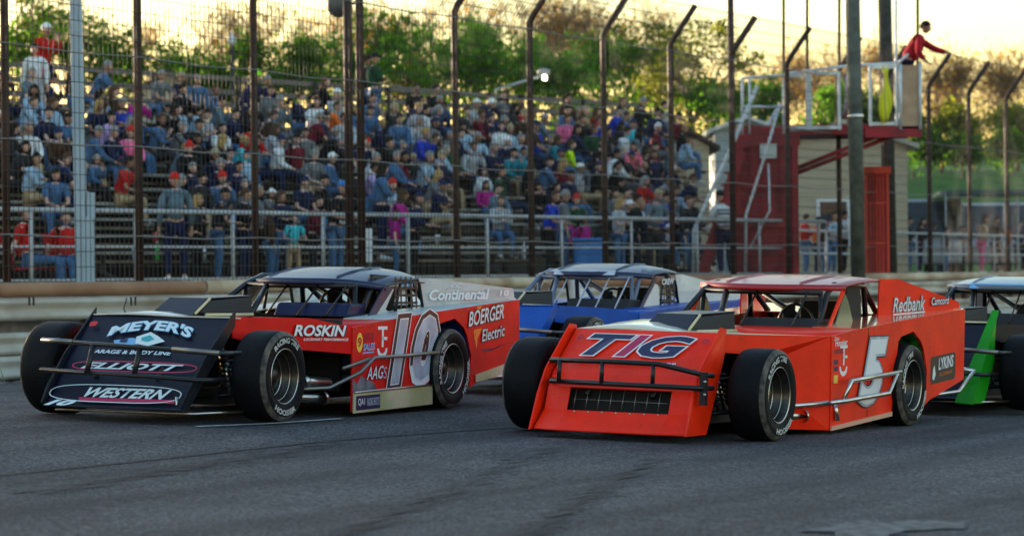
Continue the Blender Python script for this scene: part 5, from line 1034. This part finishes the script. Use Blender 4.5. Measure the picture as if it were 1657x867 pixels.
# poles
def pole(px, Y, r, m_, label, name='utility_pole', top=-60, band=None):
    o = empty(name); o.location = (pxx(px, Y), Y, 1.1); b = MB(); H = at(px, top, Y).z - 1.1; b.tube([(CR.z * 0, 0, 0), (-.01 * H, 0, H)], r, 16); b.build('shaft', m_, o)
    if band:
        b = MB(); b.lathe([(r + .004, 0), (r + .012, .02), (r + .012, .05), (r + .004, .07)], 'z', 16, (-.02, 0, band)); b.build('band', M['steel'], o)
    return tag(o, label, 'pole')
pole(1389, 55.0, .142, mat('weathered_green_grey_wood', (.12, .13, .10), .8, col2=(.055, .055, .045), vscale=4, bump=.6, bscale=20), 'thick grey-green wooden pole in front of the flag tower platform', band=3.1)
pole(1441, 61.0, .145, mat('dark_brown_wood', (.045, .04, .03), .85, var=.4, bump=.6, bscale=20), 'dark wooden pole behind the tower platform right of the grey one')
wd = MB(); rt = random.Random(77)  # added out-of-view tree mass, placed to keep low sun off crowd and fence
for k in range(520):
    f_ = rt.random(); p = Vector((lerp(-52, -23, f_) + rt.gauss(0, 2.0), lerp(62, 92, f_) + rt.gauss(0, 2.5), rt.uniform(.5, 12))) if k % 3 else Vector((lerp(-23, -30, f_) + rt.gauss(0, 1.2), lerp(92, 130, f_), rt.uniform(.5, 13)))
    for j in range(26):
        q = p + Vector((rt.gauss(0, .9), rt.gauss(0, .9), rt.gauss(0, .7))); a = Vector([rt.gauss(0, 1) for _ in range(3)]).normalized() * .28; d = a.cross(Vector([rt.gauss(0, 1) for _ in range(3)])).normalized() * .24
        wd.add([q - a, q + d, q + a, q - d], [(0, 1, 2, 3)])
for k in range(16): f_ = (k + .5) / 16; wd.tube([(lerp(-52, -21, f_), lerp(62, 92, f_), -.2), (lerp(-52, -21, f_) + .3, lerp(62, 92, f_), 9)], .16, 6, False)
tag(wd.build('woods', mat('woods_green', (.04, .11, .015), .8)), 'added green tree mass out of view, blocking low sun from the crowd', 'woods', kind='stuff')
# small lit lamp on a bowed arm, beyond the bleachers
lp = empty('street_lamp'); lp.location = at(797, 200, 78); lp.location.z = 0; tag(lp, 'curved-arm yard lamp with a small lit bulb beyond the bleachers', 'lamp')
b = MB(); h = at(797, 160, 78).z; q = at(873, 124, 78); b.tube([(0, 0, 0), (0, 0, h), (.12, 0, h + .25), (q.x - lp.location.x, 0, q.z)], .035, 8); b.build('arm', galv, lp)
b = MB(); b.ell((q.x - lp.location.x + .12, 0, q.z + .12), (.18, .12, .10), 12, 6); b.build('head', galv, lp); b = MB(); b.ell((q.x - lp.location.x + .14, -.02, q.z - .04), (.075, .075, .075), 12, 8); b.build('bulb', mat('lit_bulb', (1, .95, .75), emit=2), lp)
lt = empty('yard_light'); lt.location = at(375, 66, 80); tag(lt, 'small grey floodlight among the tree tops at left', 'lamp'); b = MB(); b.ell((0, 0, 0), (.12, .1, .14), 10, 6); b.box((0, 0, .18), (.08, .08, .12)); b.build('housing', alum, lt); b = MB(); b.tube([(0, .1, .1), (0, .1, -lt.location.z)], .04, 6); b.build('mast', M['dark'], lt)
# buildings
def siding(name, c, c2):
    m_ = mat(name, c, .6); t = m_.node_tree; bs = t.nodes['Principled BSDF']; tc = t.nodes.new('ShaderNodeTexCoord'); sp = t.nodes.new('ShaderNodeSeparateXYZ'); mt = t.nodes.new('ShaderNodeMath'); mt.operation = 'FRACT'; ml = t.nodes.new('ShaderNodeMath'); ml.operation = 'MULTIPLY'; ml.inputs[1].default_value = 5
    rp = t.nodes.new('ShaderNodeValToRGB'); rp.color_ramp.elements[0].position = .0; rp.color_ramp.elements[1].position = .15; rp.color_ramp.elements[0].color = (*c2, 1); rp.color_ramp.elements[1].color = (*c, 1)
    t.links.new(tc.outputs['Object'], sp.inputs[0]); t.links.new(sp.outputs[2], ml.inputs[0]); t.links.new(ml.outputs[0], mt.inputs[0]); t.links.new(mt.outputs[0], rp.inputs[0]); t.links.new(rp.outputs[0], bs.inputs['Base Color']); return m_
cs = siding('cream_siding', (.46, .38, .27), (.22, .17, .11)); rfm = mat('brown_shingles', (.07, .045, .035), .9, var=.4, vscale=8)
def house(px0, px1, pyt, pye, Y, dep, label, wallm, roofm, doors=()):
    x0, x1 = pxx(px0, Y), pxx(px1, Y); ze, zt_ = at(px0, pye, Y).z, at(px0, pyt, Y).z; o = empty('building'); o.location = (x0, Y, 0); w_ = x1 - x0
    b = MB(); b.box((w_ / 2, dep / 2, ze / 2), (w_, dep, ze)); b.add([(0, 0.01, ze), (w_, .01, ze), (w_ / 2, .01, zt_)], [(0, 1, 2)]); b.add([(0, dep, ze), (w_, dep, ze), (w_ / 2, dep, zt_)], [(0, 1, 2)]); b.build('wall', wallm, o)
    b = MB(); b.prism([(-.3, -.3, ze - .12), (w_ / 2, -.3, zt_ + .05), (w_ / 2, -.3, zt_ + .17), (-.3, -.3, ze)], (0, dep + .6, 0)); b.prism([(w_ + .3, -.3, ze - .12), (w_ / 2, -.3, zt_ + .05), (w_ / 2, -.3, zt_ + .17), (w_ + .3, -.3, ze)], (0, dep + .6, 0)); b.build('roof', roofm, o)
    for (fx, fz, dw, dh) in doors: b = MB(); b.box((fx * w_, -.02, fz), (dw, .04, dh)); f_ = b.build('window', M['w'], o); b = MB(); b.box((fx * w_, -.05, fz), (dw - .16, .03, dh - .16)); b.build('pane', mat('dark_glass', (.03, .04, .05), .1), f_)
    return tag(o, label, 'building')
house(1040, 1150, 205, 238, 84, 9, 'small cream building with a brown gable roof behind the right end of the bleachers', cs, rfm, [(.3, 2.6, 1, 1.2)])
house(1262, 1470, 205, 236, 78, 8, 'cream sided building behind the flag tower', cs, mat('pale_roof', (.5, .46, .38), .7, var=.2), [(.42, 2.6, .9, 1.3)])
house(1158, 1262, 196, 212, 96, 7, 'pale blue-grey shed roof seen left of the tower', siding('blue_grey_siding', (.26, .32, .35), (.16, .19, .22)), mat('pale_metal_roof', (.42, .50, .55), .4, .3))
house(232, 320, 122, 146, 92, 9, 'tan building with a dark brown roof beyond the left bleachers', cs, rfm)
# white vehicles and dark canopy beyond the right rail
def van(px, Y, ln, h, label, m_, rz):
    o = empty('parked_van', loc=(pxx(px, Y), Y, 1.1), rz=rz); b = MB()
    b.prism([(-ln / 2, -.95, .35), (ln / 2, -.95, .35), (ln / 2 + .05, -.95, .95), (ln / 2 - .75, -.95, 1.15), (ln / 2 - 1.25, -.95, h), (-ln / 2, -.95, h)], (0, 1.9, 0)); b.build('body', m_, o, bevel=.08)
    for s in (-.965, .955): b = MB(); b.prism([(ln / 2 - 1.0, s, 1.2), (ln / 2 - 1.35, s, h - .18), (ln / 2 - 2.1, s, h - .18), (ln / 2 - 2.1, s, 1.2)], (0, .01, 0)); b.build('side_window', bpy.data.materials['dark_glass'], o)
    b = MB(); b.prism([(ln / 2 - .74, -.8, 1.20), (ln / 2 - .74, .8, 1.20), (ln / 2 - 1.2, .8, h - .1), (ln / 2 - 1.2, -.8, h - .1)], (.02, 0, .01)); b.build('windscreen', bpy.data.materials['dark_glass'], o)
    for x in (-ln / 2 + .9, ln / 2 - .9):
        for y in (-.9, .9): b = MB(); b.lathe([(0, -.1), (.33, -.1), (.36, 0), (.33, .1), (0, .1)], 'y', 20, (x, y, .36)); b.build('wheel', M['rubber'], o)
    return tag(o, label, 'van', 'white vans parked beyond the right rail')
wv = mat('white_van_paint', (.36, .38, .40), .5, 0, .1)
van(1508, 88, 4.6, 2.35, 'white van parked just right of the cream building', wv, R(-100)); van(1578, 92, 5.0, 2.3, 'white van parked under the dark green canopy', wv, R(-95)); van(1668, 96, 5.2, 2.4, 'white van cut by the right edge of the picture', wv, R(-98))
cn = empty('canopy'); cn.location = (pxx(1590, 86), 86, 1.1); tag(cn, 'dark green flat canopy on thin legs beyond the right rail', 'canopy'); b = MB(); b.prism([(-1.35, -1.4, 2.4), (1.35, -1.4, 2.4), (1.2, -1.1, 2.55), (-1.2, -1.1, 2.55)], (0, 2.6, 0)); b.build('roof', mat('dark_green_canvas', (.01, .045, .035), .8), cn)
for x in (-1.3, 1.3):
    for y in (-1.35, 1.2): b = MB(); b.tube([(x, y, 0), (x, y, 2.45)], .03, 6); b.build('leg', galv, cn)
# blue barrel bin, cups and bottles on the boards
bb = empty('blue_bin'); bb.location = wp(955, 33.1, 1.13); tag(bb, 'bright blue plastic bin standing behind the handrail', 'bin')
b = MB(); b.box((0, 0, .36), (.62, .5, .72)); b.build('body', mat('blue_plastic', (.01, .16, .5), .4), bb, bevel=.05); b = MB(); b.box((0, 0, .75), (.68, .56, .06)); b.build('lid', mat('blue_plastic', (0, 0, 0)), bb, bevel=.02)
def cup(px, row, col, lab, kind='cup', h=.13):
    m0, z0, _, _ = ROW[row]; o = empty(kind); o.location = wp(px, m0 + .15, z0 + .002) ; b = MB()
    if kind == 'cup': b.lathe([(0, 0), (.035, 0), (.048, h), (.046, h), (.03, .01)], 'z', 14)
    else: b.lathe([(0, 0), (.036, 0), (.038, .02), (.038, h * .65), (.015, h * .85), (.015, h), (0, h)], 'z', 14)
    b.build('body', mat('plastic_' + col.replace(' ', '_'), {'green': (.02, .5, .05), 'white': (.7, .72, .75), 'pale blue': (.3, .5, .65), 'red': (.55, .02, .02)}[col], .35), o)
    if kind == 'bottle': b = MB(); b.lathe([(0, h), (.018, h), (.018, h + .025), (0, h + .025)], 'z', 12); b.build('cap', M['w'], o)
    tag(o, lab, kind)
cup(255, 1, 'green', 'green bottle on the lower boards left of the bearded man', 'bottle', .28); cup(218, 1, 'pale blue', 'pale blue cup on the lower boards between post and bearded man', 'cup', .20); cup(330, 1, 'white', 'white cup on the lower boards right of the bearded man', 'cup', .2); cup(708, 2, 'white', 'white cup on the empty lower boards', 'cup', .18); cup(848, 1, 'white', 'white bottle on the empty lower boards', 'bottle', .3); cup(253, 2, 'red', 'red cup above the green bottle', 'cup', .18)
sgn = empty('white_sign_board'); sgn.location = wp(598, 33.5, 1.35); tag(sgn, 'narrow white upright board just right of the double fence post', 'sign'); b = MB(); b.box((0, 0, .42), (.12, .03, .58)); b.build('board', M['w'], sgn, bevel=.01); b = MB(); b.box((0, .05, .1), (.05, .05, .7)); b.build('stake', deckm, sgn)

# ------------------------------------------------------------ grass banks and trees
gr = mat('bank_grass', (.040, .15, .010), .9, col2=(.07, .16, .02), vscale=.7, bump=.4, bscale=3)
def bank(Y0, Y1, X0, X1, z0, z1, name='grass_bank'):
    b = MB(); nx, ny = 30, 10; vs = [(X0 + (X1 - X0) * i / nx, Y0 + (Y1 - Y0) * j / ny, z0 + (z1 - z0) * (.5 - .5 * cos(pi * min(1, j / 7))) + .4 * noise.noise(Vector((i * .7, j * .7, 0)))) for i in range(nx + 1) for j in range(ny + 1)]
    b.add(vs, [(i * 11 + j, (i + 1) * 11 + j, (i + 1) * 11 + j + 1, i * 11 + j + 1) for i in range(nx) for j in range(ny)], True); tag(b.build(name, gr), kind='structure')
bank(98, 150, -60, 60, .0, 6.2)
bank(150, 260, -120, 120, 5.0, 11.0, 'grass_hill')
LEAF = {}
def leafm(n_, c, tr=.5):
    if n_ in LEAF: return LEAF[n_]
    m_ = mat('leaf_' + n_, c, .6, var=.35, vscale=.8, spec=.1); t = m_.node_tree; b = t.nodes['Principled BSDF']; ts = t.nodes.new('ShaderNodeBsdfTranslucent'); ts.inputs[0].default_value = (c[0] * 2.8, c[1] * 2.2, c[2] * .9, 1); ad = t.nodes.new('ShaderNodeMixShader'); ad.inputs[0].default_value = tr
    o_ = t.nodes['Material Output']; t.links.new(b.outputs[0], ad.inputs[1]); t.links.new(ts.outputs[0], ad.inputs[2]); t.links.new(ad.outputs[0], o_.inputs[0]); LEAF[n_] = m_; return m_
bark = mat('bark', (.075, .05, .032), .9, var=.4); twig = mat('backlit_twigs', (.16, .09, .045), .9)
def tree(px, Y, topy, wid, kind, label, seed, name='tree', zb=None):
    rt = random.Random(seed); base = at(px, 440, Y); zb = (0 if Y < 98 else 5.2) if zb is None else zb; o = empty(name); o.location = (base.x, Y, zb); H = at(px, topy, Y).z - zb
    bt = MB(); tips = []
    def limb(p, d, ln, r, dep):
        pts = [p]; q = Vector(p); dd = Vector(d)
        for k in range(4): dd = (dd + Vector((rt.gauss(0, .12), rt.gauss(0, .12), rt.gauss(0, .06)))).normalized(); q = q + dd * ln / 4; pts.append(q.copy())
        bt.tube(pts, r, 6 if r > .05 else 4, False, r2=r * .55)
        if dep == 0: tips.append(q); return
        for k in range(3 if dep > 1 else 4):
            a = rt.uniform(0, 6.28); s = rt.uniform(.45, .85); j = rt.randint(2, 4); limb(pts[j], (dd + Vector((cos(a) * s, sin(a) * s, rt.uniform(.0, .5)))).normalized(), ln * rt.uniform(.55, .75), r * .5, dep - 1)
    h1 = H * .30; bt.tube([(0, 0, -.3), (rt.gauss(0, .1), 0, h1)], H * .018, 8, False, r2=H * .013)
    for k in range(5): a = 6.28 * k / 5 + rt.uniform(-.4, .4); s = rt.uniform(.2, .75) * wid; limb((0, 0, h1 * rt.uniform(.7, 1)), Vector((cos(a) * s, sin(a) * s, 1)).normalized(), H * .36, H * .010, 3 if kind == 'bare' else 2)
    bt.build('trunk', bark if kind != 'bare' else twig, o)
    b = MB()
    if kind == 'bare':
        for t_ in tips:
            for k in range(8):
                d = Vector((rt.gauss(0, 1), rt.gauss(0, 1), rt.gauss(.7, .8))).normalized() * rt.uniform(.4, 1.3); w_ = Vector((rt.gauss(0, 1), rt.gauss(0, 1), 0)).normalized() * .016; b.add([t_ - w_, t_ + w_, t_ + d], [(0, 1, 2)])
                if rt.random() < .6: c = t_ + d * rt.uniform(.5, 1); s = .06; b.add([c + Vector([rt.gauss(0, s) for _ in range(3)]) for _ in range(3)], [(0, 1, 2)], mi=1)
        b.build('crown', [twig, leafm('bud', (.20, .14, .03))], o)
    else:
        cl = []
        for t_ in tips: cl.append((t_, rt.uniform(.35, .7))) if rt.random() < .62 else None
        for k in range(int(11 * wid)):
            a = rt.uniform(0, 6.28); rr__ = sqrt(rt.random()) * H * .30 * wid; z = H * rt.uniform(.22, .92); lim = 1 - max(0, (z / H - .5)) * 1.2; cl.append((Vector((cos(a) * rr__ * lim, sin(a) * rr__ * lim, z)), rt.uniform(.5, 1.0)))
        for c, r_ in cl:
            for k in range(int(120 * r_ * kind[1])):
                p = c + Vector((rt.gauss(0, r_ * .42), rt.gauss(0, r_ * .42), rt.gauss(0, r_ * .32))); s = rt.uniform(.05, .11)
                a = Vector([rt.gauss(0, 1) for _ in range(3)]).normalized() * s; d = a.cross(Vector([rt.gauss(0, 1) for _ in range(3)])).normalized() * s * .7
                b.add([p - a, p + d, p + a, p - d], [(0, 1, 2, 3)], mi=0 if rt.random() < .7 else 1)
        b.build('crown', [leafm(*kind[0]), leafm(kind[0][0] + '_dark', tuple(c * .5 for c in kind[0][1]))], o)
    return tag(o, label, 'tree', 'trees beyond the bleachers')
G1 = (('spring', (.065, .20, .016)), 1.2); G2 = (('deep', (.042, .135, .012)), 1.0); G3 = (('olive', (.12, .17, .02)), .7)
TR = [(20, 104, -60, .9, G3, 'tall airy olive-green tree at the far left edge'), (95, 100, -15, 1., G2, 'dark green tree behind the man in the red sweatshirt'), (185, 102, 28, 1.15, G2, 'spreading green tree between the pale square post and the second fence post'), (255, 106, 46, 1., G2, 'low dark green tree above the brown roof'), (345, 104, 78, 1.0, G2, 'low green tree left of the third fence post'), (400, 112, 10, .9, 'bare', 'bare brown tree behind the third fence post'), (455, 102, 52, 1.1, G2, 'green bushy tree just right of the third fence post'), (505, 114, 10, .9, 'bare', 'tall bare tree under the grey can lamp'), (535, 104, 60, .9, G1, 'light green tree left of the double post'),
    (628, 106, 15, .7, G2, 'slim dark green tree above the man in the green vest'), (655, 104, 90, .7, G3, 'small olive tree right of the man in the green vest'), (715, 100, 42, 1.1, G1, 'bright green rounded tree left of the curved fence post'), (775, 101, 40, 1.15, G1, 'bright green rounded tree right of the curved fence post'), (830, 104, 62, 1., G1, 'bright green tree left of the lit bulb'), (860, 118, -10, 1.1, 'bare', 'tall bare tree above the lit bulb'), (905, 116, -5, 1., 'bare', 'bare golden tree right of the lit bulb'),
    (925, 102, 88, 1.2, G1, 'low bright green tree right of the lit bulb'), (960, 118, 5, 1., 'bare', 'bare tree between two curved posts in the middle'), (1010, 105, 40, 1.0, G2, 'dark green tree right of the middle curved post'), (1050, 114, 25, 1., G3, 'olive tree left of the tall post pair'), (1120, 104, 42, .75, G3, 'thin olive tree standing alone against the sky'), (1090, 106, 95, 1.1, G3, 'low olive tree under the thin one'), (1160, 104, 120, 1., G1, 'low green bush left of the tower stairs'), (1225, 108, 128, 1., G1, 'low green bush behind the left platform rail'),
    (1250, 125, 105, 1.1, 'bare', 'bare hazy tree behind the left of the platform'), (1330, 128, 85, 1.1, 'bare', 'bare tree seen through the platform frames'), (1350, 110, 130, 1.1, G1, 'low green bush seen through the platform frames'), (1410, 130, 80, 1., 'bare', 'bare tree between the two wooden poles'), (1525, 128, 92, 1.2, 'bare', 'wide bare golden tree right of the plywood panel'), (1580, 130, 105, 1.1, 'bare', 'bare tree between the right curved posts'), (1650, 128, 85, 1.2, 'bare', 'bare golden tree at the right edge'), (1560, 112, 175, 1.0, G3, 'low olive bush on the right grass bank'), (1640, 110, 165, 1., G3, 'low olive bush at the right edge of the bank'), (1480, 112, 170, .9, G3, 'low olive bush right of the plywood panel'), (1505, 103, 225, 1.3, G2, 'low round green bush between the plywood panel and the right fence posts'), (1560, 102, 232, 1.3, G2, 'low round green bush behind the white vans'), (1625, 103, 225, 1.3, G2, 'low round green bush near the right edge'), (1400, 106, 150, 1.2, G2, 'green bush between the two wooden poles'),
    (570, 120, 5, .9, 'bare', 'bare tree behind the double post'), (690, 122, 0, .9, 'bare', 'bare golden tree left of the first curved post'), (1020, 122, -5, 1., 'bare', 'tall bare tree right of the middle'), (300, 104, 95, .9, G2, 'low green tree beside the brown roof'), (140, 122, -10, 1., 'bare', 'bare tree behind the pale square post')]
for i, (px, Y, ty, wd, kd, lab) in enumerate(TR): tree(px, Y, ty, wd, kd, lab, 100 + i)
print('people', PEOPLE)
